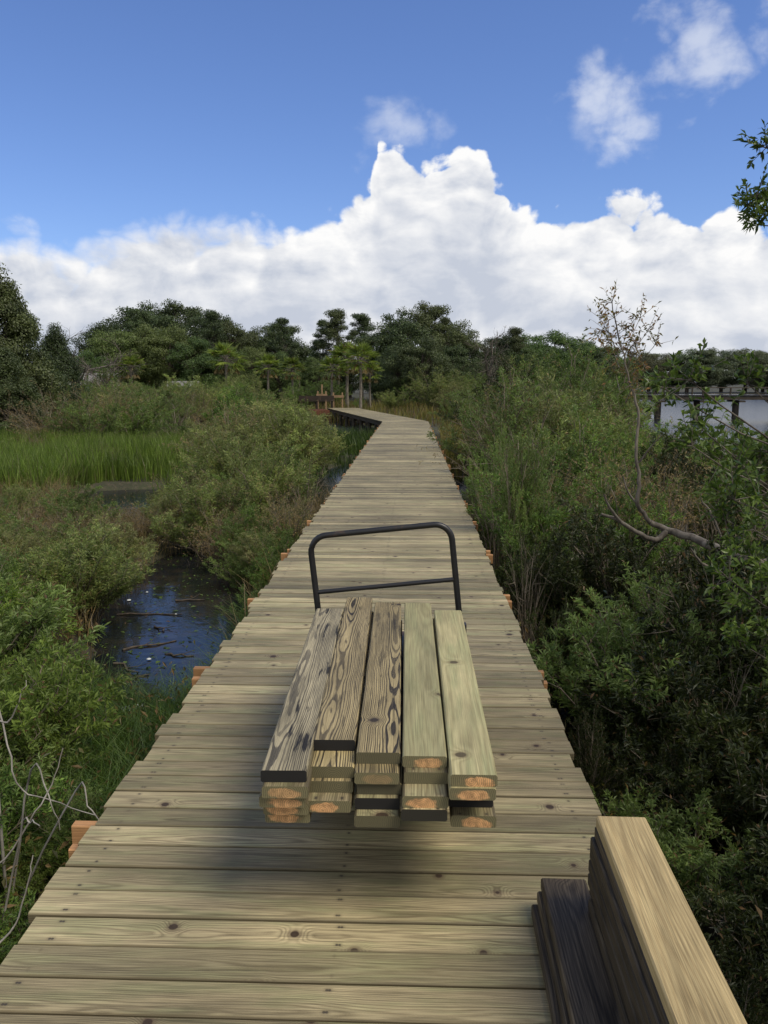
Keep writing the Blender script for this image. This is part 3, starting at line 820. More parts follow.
# ------------------------------------------------------------------ plants: generators
def shrub_proto(seed, H, Rr, nstem, ntwig, nleaf, lL, lW, up=0.5, sr=0.011, leaf_from=0.1, leafback=0.0, twl=0.34, spread_leaf=0.8, crook=0.05):
    rng = R(seed)
    tb = Tubes(); P = []; D = []
    for s in range(nstem):
        phi = rng.uniform(0, 6.283); u = math.sqrt(rng.random())
        end = np.array([Rr * u * math.cos(phi), Rr * u * math.sin(phi), H * (rng.uniform(0.62, 1.0)) * (1 - 0.38 * u * u)])
        b0 = np.array([rng.normal(0, 0.1 * Rr), rng.normal(0, 0.1 * Rr), -0.05])
        ctl = b0 * 0.6 + end * 0.4; ctl[2] = end[2] * rng.uniform(0.45, 0.7); ctl[:2] *= 0.6
        tt = np.linspace(0, 1, 7)[:, None]
        pl = (1 - tt)**2 * b0 + 2 * tt * (1 - tt) * ctl + tt**2 * end
        pl[1:] += rng.normal(0, crook * H * 0.3, (6, 3)) * tt[1:]
        tb.add(pl, np.linspace(sr * H, sr * 0.28 * H, 7), 4)
        for k in range(ntwig):
            q = 0.18 + 0.82 * (k + rng.random()) / ntwig
            i = min(int(q * 6), 5); f = q * 6 - i
            p0 = pl[i] * (1 - f) + pl[i + 1] * f
            sd_ = unit(pl[i + 1] - pl[i])
            dr = unit(sd_ * 0.45 + unit(rng.normal(size=3)) * spread_leaf + np.array([0, 0, up]) + np.array([end[0], end[1], 0]) / (Rr + 1e-6) * 0.25)
            ln = H * twl * rng.uniform(0.5, 1.1) * (1.1 - 0.45 * q)
            t4 = np.linspace(0, 1, 4)[:, None]
            bend = unit(rng.normal(size=3)) * 0.22 + np.array([0, 0, 0.1 * up])
            tw = p0 + dr * ln * t4 + bend * ln * t4 * t4
            tb.add(tw, [sr * 0.24 * H, sr * 0.18 * H, sr * 0.13 * H, sr * 0.07 * H], 3)
            if nleaf:
                n = nleaf
                lt = leaf_from + (1 - leaf_from) * np.sqrt(rng.random(n)) if leafback == 0 else rng.random(n)
                x3 = lt * 3; ii = np.minimum(x3.astype(int), 2); ff = (x3 - ii)[:, None]
                pp = tw[ii] * (1 - ff) + tw[ii + 1] * ff
                P.append(pp + rng.normal(0, lL * 0.25, (n, 3)))
                D.append(dr * 0.7 + unit(rng.normal(size=(n, 3))) * 0.9 + np.array([0, 0, 0.25 * up]))
    sm = tb.mesh('stems')
    lm = None
    if nleaf:
        P = np.concatenate(P); D = np.concatenate(D); n = len(P)
        lm = leaf_mesh('foliage', P, D, lL * rng.uniform(0.6, 1.25, n), lW * rng.uniform(0.7, 1.2, n), rng, 0.2, nrm=unit(P - np.array([0, 0, 0.35 * H])) + np.array([0, 0, 0.5]), nk=0.9)
    return sm, lm


def make_plants(name, protos, smat, lmat):
    out = []
    for sm, lm in protos:
        if sm.materials and sm.materials[0] is not smat: sm = sm.copy(); sm.materials.clear()
        if not sm.materials: sm.materials.append(smat)
        if lm:
            if lm.materials: lm = lm.copy(); lm.materials.clear()
            lm.materials.append(lmat)
        out.append((name, sm, lm))
    return out


def put_plant(pr, loc, scale, rz, label, cat, group=None, tiltx=0.0, tilty=0.0):
    name, sm, lm = pr
    r = empty(name, loc, rz, label, cat, group)
    r.rotation_euler = (tiltx, tilty, rz)
    r.scale = scale if isinstance(scale, tuple) else (scale, scale, scale)
    s_ = bpy.data.objects.new('trunk' if 'tree' in name else 'stem', sm); COL.objects.link(s_); s_.parent = r
    if lm:
        l_ = bpy.data.objects.new('crown' if 'tree' in name else 'foliage', lm); COL.objects.link(l_); l_.parent = r
    return r


leafy = [shrub_proto(100 + i, 1.0, 0.62, 18, 14, 54, 0.042, 0.012, up=0.65) for i in range(4)]
lowsh = [shrub_proto(150 + i, 1.0, 0.72, 22, 14, 46, 0.055, 0.015, up=0.75) for i in range(4)]
feath = [shrub_proto(200 + i, 1.0, 0.48, 20, 14, 44, 0.040, 0.009, up=0.9, sr=0.007, crook=0.035, twl=0.30) for i in range(4)]
bigsh = [shrub_proto(300 + i, 1.0, 0.54, 20, 15, 46, 0.034, 0.009, up=0.65, sr=0.010, crook=0.06, twl=0.30) for i in range(4)]
drysh = [shrub_proto(400 + i, 1.0, 0.6, 26, 14, 9, 0.034, 0.007, up=0.5, sr=0.006, crook=0.07, twl=0.36) for i in range(3)]
baresh = [shrub_proto(450 + i, 1.0, 0.5, 12, 10, 0, 0, 0, up=0.4, sr=0.010, crook=0.06, twl=0.4) for i in range(3)]
PR = {
    'leafy': make_plants('leafy_shrub', leafy, M['twig'], M['leafgreen']),
    'low': make_plants('low_bush', lowsh, M['twig'], M['leafgreen']),
    'lowd': make_plants('shade_toned_bush', [(s_, l_.copy()) for s_, l_ in lowsh], M['twig'], M['leafdark']),  # same low bush, its leaf colour darkened to paint in shade
    'lowm': make_plants('low_bush', [(s_, l_.copy()) for s_, l_ in lowsh], M['twig'], M['leafmid']),
    'mid': make_plants('leafy_shrub', [(s_, l_.copy()) for s_, l_ in leafy[:3]], M['twig'], M['leafmid']),
    'dark': make_plants('shade_toned_shrub', [(s_, l_.copy()) for s_, l_ in leafy], M['twig'], M['leafdark']),  # leafy shrub again, with shade put into the leaf colour
    'feath': make_plants('feathery_shrub', feath, M['twig'], M['leafolive']),
    'feathg': make_plants('feathery_shrub', [(s_, l_.copy()) for s_, l_ in feath], M['twig'], M['leafmid']),
    'big': make_plants('marsh_shrub', bigsh, M['twig'], M['leafmid']),
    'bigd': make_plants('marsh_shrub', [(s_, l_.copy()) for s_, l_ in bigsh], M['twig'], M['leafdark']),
    'dry': make_plants('dry_shrub', drysh, M['twig'], M['drybrush']),
    'bare': make_plants('bare_shrub', baresh, M['palebark'], None),
}
PR['twiggy'] = make_plants('twiggy_shrub', baresh, M['twig'], None)


def skyline(px):
    """how high in the photo the marsh plants reach at this column (they leave the far bend and the open water in sight)"""
    if px < 195: return np.interp(px, [0, 88, 100, 160, 170, 195], [486, 484, 507, 508, 484, 474])
    if px < 300: return np.interp(px, [195, 225, 300], [450, 398, 402])
    if px < 384: return np.interp(px, [300, 314, 328, 345, 365], [402, 414, 440, 468, 490])
    if px < 470: return np.interp(px, [420, 440, 458, 470], [440, 420, 396, 376])
    return np.interp(px, [470, 560, 600, 628, 650, 768, 900], [370, 356, 366, 398, 428, 432, 420])


def field(seed, x0, x1, y0, y1, step, pick, top, label, cat, group, cond=None, margin=120, wide=1.0, capY=34.0, var=0.14):
    """scatter single shrubs over a patch of the marsh; top(x, y) is the height its tips reach"""
    rng = R(seed); n = 0
    y = y0
    while y < y1:
        st = step(y) if callable(step) else step
        x = x0
        while x < x1:
            xx = x + rng.uniform(-0.5, 0.5) * st; yy = y + rng.uniform(-0.5, 0.5) * st
            x += st
            kind = pick(rng, xx, yy)
            tz = top(xx, yy) + rng.normal(0, var) * (1 + yy * 0.02)
            if yy < capY:
                for _ in range(2):
                    q = proj((xx, yy, tz)); ex_ = 820 / yy * 0.25
                    pxm = q[0] + ex_ if q[0] < 400 else (q[0] - ex_ if q[0] < 500 else q[0] + ex_)
                    cpy = skyline(q[0]) * 0.4 + skyline(pxm) * 0.6
                    if q[1] < cpy: tz = at(q[0], cpy + abs(rng.normal(0, 5)), yy).z
            q = proj((xx, yy, tz)); 
            if not (-margin < q[0] < 768 + margin) or q[1] > 1120 or q[1] < -500: continue
            if water_amount(xx, yy) > 0.45: continue
            if cond and not cond(xx, yy): continue
            gz = float(ground_z(xx, yy)); H = tz - gz
            if H < 0.22: continue
            pr = PR[kind]; pr = pr[rng.integers(len(pr))]
            # keep foliage off the deck
            half = {'leafy': .62, 'mid': .62, 'dark': .62}.get(kind, .5) * H * wide
            lim = (XL - 0.05 - xx) if xx < XC else (xx - XR - 0.05)
            if yy < BEND and lim < half * 0.95:
                half2 = max(lim, 0.12) / 0.95; sxy = half2 / half * H * wide
                if lim < 0.15: continue
            else: sxy = H * wide
            sxy = max(sxy, H * 0.35)
            lab = label[kind] if isinstance(label, dict) else label
            grp = group[kind] if isinstance(group, dict) else group
            put_plant(pr, (xx, yy, gz), (sxy * rng.uniform(.9, 1.15), sxy * rng.uniform(.9, 1.15), H), rng.uniform(0, 6.28), lab, cat, grp, rng.normal(0, .05), rng.normal(0, .05))
            n += 1
        y += st
    return n


cnt = {}
def choose(**kw):
    ks = list(kw); ps = np.array([kw[k] for k in ks], float); ps /= ps.sum()
    return lambda rng, x, y: ks[rng.choice(len(ks), p=ps)]

# left of the deck, close by: leafy green bushes below deck height
cnt['A'] = field(1, -6.0, -1.3, 2.6, 8.2, 0.43, choose(low=4, lowm=2, leafy=2, feathg=1.5), lambda x, y: min(-0.2, -0.46 + 0.30 * max(0, -1.4 - x)) + 0.10 * math.sin(3 * x + 2 * y),
      {'low': 'bright green leafy bush in the clump between the pool and the viewer', 'lowm': 'duller green leafy bush in the clump between the pool and the viewer', 'leafy': 'small leaved bush in the clump between the pool and the viewer', 'feathg': 'wispy bush in the clump between the pool and the viewer'}, 'bush', {'low': 'bright green bushes before the pool', 'lowm': 'duller green bushes before the pool', 'leafy': 'small leaved bushes before the pool', 'feathg': 'wispy bushes before the pool'}, cond=lambda x, y: x < (-1.42 - max(0, y - 3.7) * 0.85 if y < 5 else min(-2.5, -0.40 * y - 0.42)))
# dry brown and olive brush around and beyond the pool
cnt['B'] = field(2, -12, -3.0, 7.2, 17.5, 0.72, choose(dry=4, feath=4, feathg=2, twiggy=0.8), lambda x, y: -0.08 + 0.03 * (y - 8),
      {'dry': 'tangled brown dry brush bent over around the pool', 'feath': 'olive wispy bush growing among the dry brush around the pool', 'feathg': 'green wispy bush growing among the dry brush around the pool', 'twiggy': 'leafless grey brown bush among the dry brush around the pool'}, 'bush', {'dry': 'dry brush around the pool', 'feath': 'olive bushes around the pool', 'feathg': 'green wispy bushes around the pool', 'twiggy': 'leafless bushes around the pool'},
      cond=lambda x, y: x < -0.36 * y + 0.1 or y > 12.0, wide=1.4)
# shrubs between pool and deck
cnt['B2'] = field(12, -2.15, -1.3, 7.6, 12.5, 0.42, choose(feathg=5, feath=3, dry=1), lambda x, y: -0.52 + 0.07 * (y - 7),
      {'dry': 'brown twiggy bush squeezed between pool and deck', 'feathg': 'wispy green bush squeezed between pool and deck', 'feath': 'wispy olive bush squeezed between pool and deck'}, 'bush', {'dry': 'brown bushes between pool and deck', 'feathg': 'wispy bushes between pool and deck', 'feath': 'olive bushes between pool and deck'}, wide=1.3)
# olive shrubs along the deck, middle distance
cnt['C'] = field(3, -8.5, -1.35, 11.5, 33, lambda y: 0.70 + 0.022 * y, choose(feath=5, feathg=2.2, dry=1.5, twiggy=1.6), lambda x, y: min(1.6, -0.15 + 0.125 * (y - 10)) - 0.07 * max(0, -4 - x),
      {'dry': 'brown twiggy bush in the tall row beside the boardwalk before its bend', 'feath': 'tall olive feathery shrub in the row beside the boardwalk before its bend', 'feathg': 'tall green feathery shrub in the row beside the boardwalk before its bend', 'twiggy': 'leafless grey brown shrub in the tall row beside the boardwalk before its bend'}, 'shrub', {'dry': 'brown bushes by the boardwalk', 'feath': 'olive shrubs by the boardwalk', 'feathg': 'green shrubs by the boardwalk', 'twiggy': 'leafless shrubs by the boardwalk'},
      cond=lambda x, y: x > -3.0 - 0.14 * (y - 8) and x < (-1.5 if y < 15.5 else -2.5) - max(0, y - 26) * 0.12, wide=1.15, var=0.28)
# behind the bright grass
cnt['D'] = field(4, -24, -3.5, 28, 58, lambda y: 1.9, choose(feath=4, feathg=3, big=2, dry=1.5, twiggy=0.6), lambda x, y: 0.55 + 0.5 * math.sin(x * 0.9) + 0.015 * (y - 28),
      {'dry': 'brown bush in the belt behind the bright marsh grass', 'feath': 'olive bush in the belt behind the bright marsh grass', 'feathg': 'green wispy bush in the belt behind the bright marsh grass', 'big': 'rounded green shrub in the belt behind the bright marsh grass', 'twiggy': 'leafless bush in the belt behind the bright marsh grass'}, 'bush', {'dry': 'brown bushes behind the marsh grass', 'feath': 'olive bushes behind the marsh grass', 'feathg': 'green bushes behind the marsh grass', 'big': 'rounded shrubs behind the marsh grass', 'twiggy': 'leafless bushes behind the marsh grass'},
      cond=lambda x, y: x < min(-0.17 * y, -2.2 - (y - 35) * 0.27 - 2.2), wide=1.3, capY=0, var=0.3)
cnt['D2'] = field(14, -13, -4.0, 16.5, 28, 1.7, choose(feath=3, dry=3, feathg=2), lambda x, y: -0.25 + 0.1 * math.sin(x * 2),
      {'dry': 'brown dry bush standing in the bright marsh grass', 'feath': 'olive bush standing in the bright marsh grass', 'feathg': 'green wispy bush standing in the bright marsh grass'}, 'bush', {'dry': 'brown bushes in the marsh grass', 'feath': 'olive bushes in the marsh grass', 'feathg': 'green bushes in the marsh grass'},
      cond=lambda x, y: x < -0.2 * y and (bumps(x * 2.1 + 5, y * 1.6) > 0.10 or y < 18.5) and not (-0.41 * y < x < -0.27 * y and y < 21.5), wide=1.2, capY=0)
# right of the deck, close: bushes below deck height, shade painted into their dark leaf colour
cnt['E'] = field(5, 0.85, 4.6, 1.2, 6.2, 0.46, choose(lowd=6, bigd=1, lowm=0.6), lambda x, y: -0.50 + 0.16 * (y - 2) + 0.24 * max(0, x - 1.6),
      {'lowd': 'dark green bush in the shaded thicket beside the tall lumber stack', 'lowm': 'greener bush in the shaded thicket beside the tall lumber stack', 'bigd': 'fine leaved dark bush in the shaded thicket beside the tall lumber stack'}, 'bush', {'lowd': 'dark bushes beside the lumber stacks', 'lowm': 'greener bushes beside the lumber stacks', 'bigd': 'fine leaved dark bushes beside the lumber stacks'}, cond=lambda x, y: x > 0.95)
# right, next band
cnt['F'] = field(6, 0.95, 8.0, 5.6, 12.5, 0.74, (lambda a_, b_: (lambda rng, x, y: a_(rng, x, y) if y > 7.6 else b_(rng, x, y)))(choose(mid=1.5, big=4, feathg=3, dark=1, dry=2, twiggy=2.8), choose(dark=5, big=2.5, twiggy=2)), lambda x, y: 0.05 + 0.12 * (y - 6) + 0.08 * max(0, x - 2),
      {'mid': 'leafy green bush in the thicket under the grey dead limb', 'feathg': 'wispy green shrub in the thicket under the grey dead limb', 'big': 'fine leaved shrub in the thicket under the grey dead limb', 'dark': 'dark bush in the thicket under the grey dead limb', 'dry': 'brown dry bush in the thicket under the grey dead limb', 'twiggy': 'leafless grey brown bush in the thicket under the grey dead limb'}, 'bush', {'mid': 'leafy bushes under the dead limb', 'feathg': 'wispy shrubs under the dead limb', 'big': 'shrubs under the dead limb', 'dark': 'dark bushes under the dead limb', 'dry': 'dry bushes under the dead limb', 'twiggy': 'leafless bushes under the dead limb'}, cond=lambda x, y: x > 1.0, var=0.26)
# right, tall thicket
cnt['G'] = field(7, 1.0, 10.5, 12.2, 34, lambda y: 0.95 + 0.024 * y, choose(big=4, feathg=4, feath=2.5, bigd=0.8, dry=2.5, twiggy=3.2), lambda x, y: (min(2.1, 0.7 + 0.11 * (y - 12)) if x < 0.25 * y else min(1.0, 0.55 + 0.04 * (y - 12))) + 0.3 * math.sin(1.3 * x + 0.7 * y),
      {'big': 'tall round fine leaved shrub in the thicket between boardwalk and open water', 'feathg': 'tall wispy green shrub in the thicket between boardwalk and open water', 'bigd': 'tall dark shrub in the thicket between boardwalk and open water', 'dry': 'brown twiggy shrub in the thicket between boardwalk and open water', 'twiggy': 'leafless grey brown shrub in the thicket between boardwalk and open water', 'feath': 'tall olive wispy shrub in the thicket between boardwalk and open water'}, 'shrub', {'big': 'tall round shrubs by the water', 'feathg': 'tall wispy shrubs by the water', 'bigd': 'tall dark shrubs by the water', 'dry': 'brown shrubs by the water', 'twiggy': 'leafless shrubs by the water', 'feath': 'tall olive shrubs by the water'}, cond=lambda x, y: x > (1.15 if y < 14 else 1.9) + (0.05 * (y - 18) if y > 18 else 0), wide=1.1, var=0.34)
for px, py, Y, kd_, lab in [(515, 386, 15, 'big', 'tall dark stemmed shrub leaning toward the boardwalk edge at the thicket'), (548, 366, 20, 'feathg', 'tall light green feathery shrub rising above the middle of the thicket'), (580, 354, 23, 'big', 'tallest round shrub of the thicket, beside the rusty leaved stem'), (602, 366, 25, 'feathg', 'light green feathery shrub just beside the rusty leaved stem'), (494, 390, 21, 'feathg', 'feathery shrub overhanging the boardwalk edge where the thicket starts'), (528, 402, 12.5, 'twiggy', 'dense brown leafless shrub in front of the tall light green shrub')]:
    p = at(px, py, Y); gz = float(ground_z(p.x, p.y)); H = p.z - gz
    put_plant(PR[kd_][1], (p.x, p.y, gz), (H * 1.05, H * 1.05, H), px * 0.1, lab, 'shrub')
cnt['H'] = field(8, 2.6, 12, 34, 60, 2.3, choose(big=5, feathg=3, feath=2), lambda x, y: 1.15 + 0.3 * math.sin(x),
      {'big': 'round green shrub on the far bank past the bend', 'feathg': 'wispy green shrub on the far bank past the bend', 'feath': 'olive shrub on the far bank past the bend'}, 'shrub', {'big': 'round shrubs past the bend', 'feathg': 'wispy shrubs past the bend', 'feath': 'olive shrubs past the bend'}, cond=lambda x, y: x < 8.0 and x > 2.2, wide=1.3, capY=0)
# understory at the foot of the tree line
cnt['I'] = field(9, -45, 12, 62, 92, 5.2, choose(feathg=3, big=4, feath=2, bigd=2), lambda x, y: 2.0 + 0.7 * math.sin(x * 0.5) - 1.0 * (abs(x + 10) < 7),
      {'big': 'round understory bush at the foot of the tree line', 'feathg': 'wispy green understory bush at the foot of the tree line', 'feath': 'olive understory bush at the foot of the tree line', 'bigd': 'dark understory bush at the foot of the tree line'}, 'bush', {'big': 'round understory bushes', 'feathg': 'wispy understory bushes', 'feath': 'olive understory bushes', 'bigd': 'dark understory bushes'}, wide=1.5, capY=0)
print('shrubs', cnt)

# ------------------------------------------------------------------ trees
def crown_tree(seed, H, Rw, zlo, nclump, nleaf, lsize, trunk_r, shape='oak', lens=1.0):
    rng = R(seed); tb = Tubes(); P = []; D = []; NN = []
    lean = rng.normal(0, 0.03 * H, 2)
    tp = np.array([[0, 0, -0.3], [lean[0]*.2, lean[1]*.2, H*0.25], [lean[0]*.6, lean[1]*.6, H*0.5], [lean[0], lean[1], H*0.78]])
    tb.add(tp, [trunk_r*1.25, trunk_r, trunk_r*0.75, trunk_r*0.35], 7)
    cz = (zlo + H) / 2; hz = (H - zlo) / 2
    for k in range(nclump):
        v = unit(rng.normal(size=3))
        if shape == 'oak':
            rr = rng.uniform(0.5, 1.0) ** 0.6
            lump = 1 + 0.22 * math.sin(3 * math.atan2(v[1], v[0]) + seed) + 0.12 * math.sin(5 * v[2] + seed * 2)
            c = np.array([v[0] * Rw * rr * lump, v[1] * Rw * rr * lump, cz + v[2] * hz * rr])
            cr_ = Rw * rng.uniform(0.16, 0.30)
        elif shape == 'pine':
            z = zlo + (H - zlo) * rng.random() ** 0.7
            ww = Rw * (1.0 - 0.6 * ((z - zlo) / (H - zlo)) ** 2) * rng.uniform(0.25, 1.0)
            c = np.array([v[0] * ww, v[1] * ww, z]); cr_ = Rw * rng.uniform(0.16, 0.28)
        else:  # cone
            q = rng.random() ** 1.2; z = zlo + (H - zlo) * q
            ww = Rw * (1 - q) ** 0.75 * rng.uniform(0.5, 1.05) + 0.1
            vv = unit(v * np.array([1, 1, 0])); c = np.array([vv[0] * ww, vv[1] * ww, z]); cr_ = Rw * rng.uniform(0.14, 0.24)
        c[:2] += lean * min(1, c[2] / H)
        i = 1 + rng.integers(2); f = rng.random()
        b0 = tp[i] * (1 - f) + tp[i + 1] * f
        if b0[2] > c[2]: b0 = b0 * np.array([1, 1, 0]) + np.array([0, 0, max(H * .15, c[2] * 0.85)])
        if k % 2 == 0:
            mid = (b0 + c) / 2 + rng.normal(0, 0.04 * H, 3)
            tb.add([b0, mid, c], [trunk_r * 0.3, trunk_r * 0.18, trunk_r * 0.06], 4)
        n = nleaf
        g_ = rng.normal(size=(n, 3)); g_ = unit(g_) * (rng.random((n, 1)) ** 0.45)
        flat = 0.6 if shape != 'cone' else 0.8
        P.append(c + g_ * cr_ * np.array([1.15, 1.15, flat])); D.append(unit(g_) * 0.3 + rng.normal(size=(n, 3)) * 0.9)
        NN.append(unit(g_) + np.array([0, 0, 0.35]) + 0.4 * unit(c - np.array([0, 0, cz])))
    P = np.concatenate(P); D = np.concatenate(D)
    lm = leaf_mesh('crown', P, D, lsize * rng.uniform(0.6, 1.3, len(P)), lsize * 0.62 * rng.uniform(0.6, 1.2, len(P)), rng, 0.1, nrm=np.concatenate(NN))
    return tb.mesh('trunk'), lm


def setm(pair, tm, lm):
    a, b = pair
    a.materials.append(tm)
    if b: b.materials.append(lm)
    return pair

oak = [crown_tree(500 + i, 12, 5.0, 1.0, 105, 300, 0.27, 0.35, 'oak') for i in range(4)]
pine = [crown_tree(520 + i, 14, 3.8, 7.0, 40, 300, 0.22, 0.2, 'pine') for i in range(3)]
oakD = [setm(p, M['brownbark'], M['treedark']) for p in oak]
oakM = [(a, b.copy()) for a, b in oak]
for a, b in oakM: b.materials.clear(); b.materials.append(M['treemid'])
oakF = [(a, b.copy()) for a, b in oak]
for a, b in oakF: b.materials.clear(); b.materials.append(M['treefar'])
pineD = [setm(p, M['bark'], M['treedark']) for p in pine]
cone = [setm(crown_tree(540 + i, 7, 2.6, 0.1, 180, 300, 0.115, 0.16, 'cone'), M['brownbark'], M['treedark']) for i in range(2)]


def bare_proto(seed, H, Rw):
    rng = R(seed); tb = Tubes()
    def grow(p, d, L, r, lev):
        n = 5; pts = [p]; dd_ = d.copy()
        for k in range(n - 1):
            dd_ = unit(dd_ + rng.normal(0, 0.16, 3) + np.array([0, 0, 0.05])); pts.append(pts[-1] + dd_ * L / (n - 1))
        tb.add(pts, np.linspace(r, r * 0.45, n), 5 if lev < 2 else 3)
        if lev < 4:
            for k in range(4 if lev else 7):
                i = rng.integers(1, n); nd = unit(dd_ * 0.8 + rng.normal(0, 0.55, 3) + np.array([0, 0, 0.15]))
                grow(pts[i], nd, L * rng.uniform(0.45, 0.7), r * 0.5, lev + 1)
    grow(np.array([0, 0, -0.2]), np.array([0, 0, 1.0]), H * 0.5, 0.02 * H, 0)
    return tb.mesh('trunk')

bare_t = []
for i in range(2):
    me = bare_proto(560 + i, 8, 3); me.materials.append(M['bark']); bare_t.append(me)


def put_tree(name, pair, px, topy, Y, H0, label, cat, group, wscale=1.0, rz=None, gz=None):
    p = at(px, topy, Y)
    if gz is None: gz = float(max(ground_z(p.x, Y), -0.9))
    s_ = (p.z - gz) / H0
    rz = random.Random(int(px * 7 + Y)).uniform(0, 6.28) if rz is None else rz
    return put_plant((name, pair[0], pair[1]), (p.x, Y, gz), (s_ * wscale, s_ * wscale, s_), rz, label, cat, group)


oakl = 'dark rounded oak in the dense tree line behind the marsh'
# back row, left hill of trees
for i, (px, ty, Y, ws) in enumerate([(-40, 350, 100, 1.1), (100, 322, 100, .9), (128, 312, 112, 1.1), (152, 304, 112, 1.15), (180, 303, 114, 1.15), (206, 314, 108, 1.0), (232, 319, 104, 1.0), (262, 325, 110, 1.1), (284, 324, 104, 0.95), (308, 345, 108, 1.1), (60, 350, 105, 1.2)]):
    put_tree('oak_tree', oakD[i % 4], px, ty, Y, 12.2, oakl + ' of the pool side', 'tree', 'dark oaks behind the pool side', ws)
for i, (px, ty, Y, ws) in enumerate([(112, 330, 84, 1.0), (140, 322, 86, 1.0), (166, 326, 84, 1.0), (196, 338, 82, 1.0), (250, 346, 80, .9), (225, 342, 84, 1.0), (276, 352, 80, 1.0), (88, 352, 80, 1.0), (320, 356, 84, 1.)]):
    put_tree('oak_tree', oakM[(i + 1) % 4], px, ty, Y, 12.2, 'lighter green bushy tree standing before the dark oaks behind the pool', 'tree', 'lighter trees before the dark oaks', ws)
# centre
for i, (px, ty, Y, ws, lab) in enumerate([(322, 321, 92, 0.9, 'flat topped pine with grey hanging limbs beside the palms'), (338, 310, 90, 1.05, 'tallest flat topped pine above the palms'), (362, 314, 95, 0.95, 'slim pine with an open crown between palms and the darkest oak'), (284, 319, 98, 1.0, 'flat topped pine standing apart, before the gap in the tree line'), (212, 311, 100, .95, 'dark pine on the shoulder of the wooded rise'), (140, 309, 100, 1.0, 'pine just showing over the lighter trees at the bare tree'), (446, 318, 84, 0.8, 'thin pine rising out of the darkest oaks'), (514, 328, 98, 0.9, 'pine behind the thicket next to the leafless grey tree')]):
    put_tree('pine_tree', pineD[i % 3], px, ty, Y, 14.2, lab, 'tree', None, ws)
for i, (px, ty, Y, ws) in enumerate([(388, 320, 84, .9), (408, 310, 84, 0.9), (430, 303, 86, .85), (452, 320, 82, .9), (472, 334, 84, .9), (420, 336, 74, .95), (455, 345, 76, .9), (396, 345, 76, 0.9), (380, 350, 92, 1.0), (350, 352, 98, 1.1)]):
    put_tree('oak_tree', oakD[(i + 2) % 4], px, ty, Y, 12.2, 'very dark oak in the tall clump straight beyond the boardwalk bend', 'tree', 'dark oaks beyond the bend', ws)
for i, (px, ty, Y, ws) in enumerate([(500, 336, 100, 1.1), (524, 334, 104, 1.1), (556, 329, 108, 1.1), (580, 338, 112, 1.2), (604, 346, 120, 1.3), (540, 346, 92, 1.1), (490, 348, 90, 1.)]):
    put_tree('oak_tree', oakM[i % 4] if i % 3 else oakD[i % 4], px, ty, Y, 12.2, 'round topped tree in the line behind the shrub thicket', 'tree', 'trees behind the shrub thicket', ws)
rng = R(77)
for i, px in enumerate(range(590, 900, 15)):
    put_tree('oak_tree', oakF[i % 4], px + rng.normal(0, 5), 349 + rng.normal(0, 4) + (4 if px < 640 else 0), 195 + rng.uniform(-6, 14), 12.2, 'round haze-tinted tree on the far shore beyond the pier', 'tree', 'trees on the far shore', 1.3, gz=-0.5)
# filler row closing the gaps low down
for i, px in enumerate(range(-60, 620, 36)):
    put_tree('oak_tree', oakD[i % 4], px + rng.normal(0, 8), 362 + rng.normal(0, 5), 122 + rng.uniform(0, 10), 12.2, 'dark tree deep in the rear of the tree line', 'tree', 'trees deep in the tree line', 1.5)
for i, (px, ty, Y, ws, lab) in enumerate([(78, 322, 56, 1.3, 'grey leafless tree beside the dark cedars'), (486, 320, 78, 1.1, 'leafless grey tree rising past the darkest oaks'), (100, 330, 62, 1.3, 'grey leafless tree between the cedars and the oaks')]):
    o = put_tree('bare_tree', (bare_t[i % 2], None), px, ty, Y, 7.6, lab, 'tree', None, ws)
# dark cedars at the marsh edge
for i, (px, ty, Y, ws, lab) in enumerate([(-8, 268, 33, 1.0, 'tallest dark cedar at the edge of the marsh grass'), (26, 308, 35, 0.95, 'dark bushy cedar between the tallest cedar and the bare tree'), (54, 326, 38, 0.9, 'smallest dark cedar beside the leafless grey tree'), (8, 350, 31, 1.3, 'low wide cedar spreading at the foot of the tallest cedar')]):
    put_tree('cedar_tree', cone[i % 2], px, ty, Y, 7.1, lab, 'tree', None, ws)


put_plant(('oak_tree', oakM[0][0], oakM[0][1]), (5.2, 0.6, -0.9), (0.36, 0.36, 0.50), 1.0, 'unseen oak added beside the boardwalk to shade the near thicket', 'tree')  # out of view, added for the soft shade it casts


# palmettos
def palm_proto(seed, H):
    rng = R(seed); tb = Tubes()
    tb.add([(0, 0, -0.2), (0.05, 0.02, H*0.3), (0.02, 0.05, H*0.65), (0, 0, H*0.86)], [0.16, 0.125, 0.115, 0.15], 9)
    P, D, L, W = [], [], [], []
    P2, D2 = [], []
    top = np.array([0, 0, H * 0.86])
    for k in range(44):
        phi = rng.uniform(0, 6.283) if k > 7 else k * 0.785; elv = rng.uniform(-0.28, 1.4) if k > 7 else -0.55
        d = np.array([math.cos(phi) * math.cos(elv), math.sin(phi) * math.cos(elv), math.sin(elv)])
        ln = rng.uniform(0.8, 1.2)
        st = top + d * ln * 0.9 - np.array([0, 0, 0.12])
        tb.add([top, top + d * ln * 0.5, st], [0.03, 0.022, 0.015], 3)
        side = unit(np.cross(d, [0, 0, 1.0]))
        dry = elv < -0.3
        for a in np.linspace(-1.25, 1.25, 15):
            dr = d * math.cos(a) + side * math.sin(a) + np.array([0, 0, -0.25])
            if dry: P2.append(st); D2.append(dr + np.array([0, 0, -0.7]))
            else: P.append(st); D.append(dr)
    lm = leaf_mesh('crown', P, D, rng.uniform(0.7, 1.05, len(P)), 0.10, rng, 0.1)
    dm = leaf_mesh('dry_skirt', P2, D2, rng.uniform(0.35, 0.55, len(P2)), 0.08, rng, 0.1)
    return tb.mesh('trunk'), lm, dm

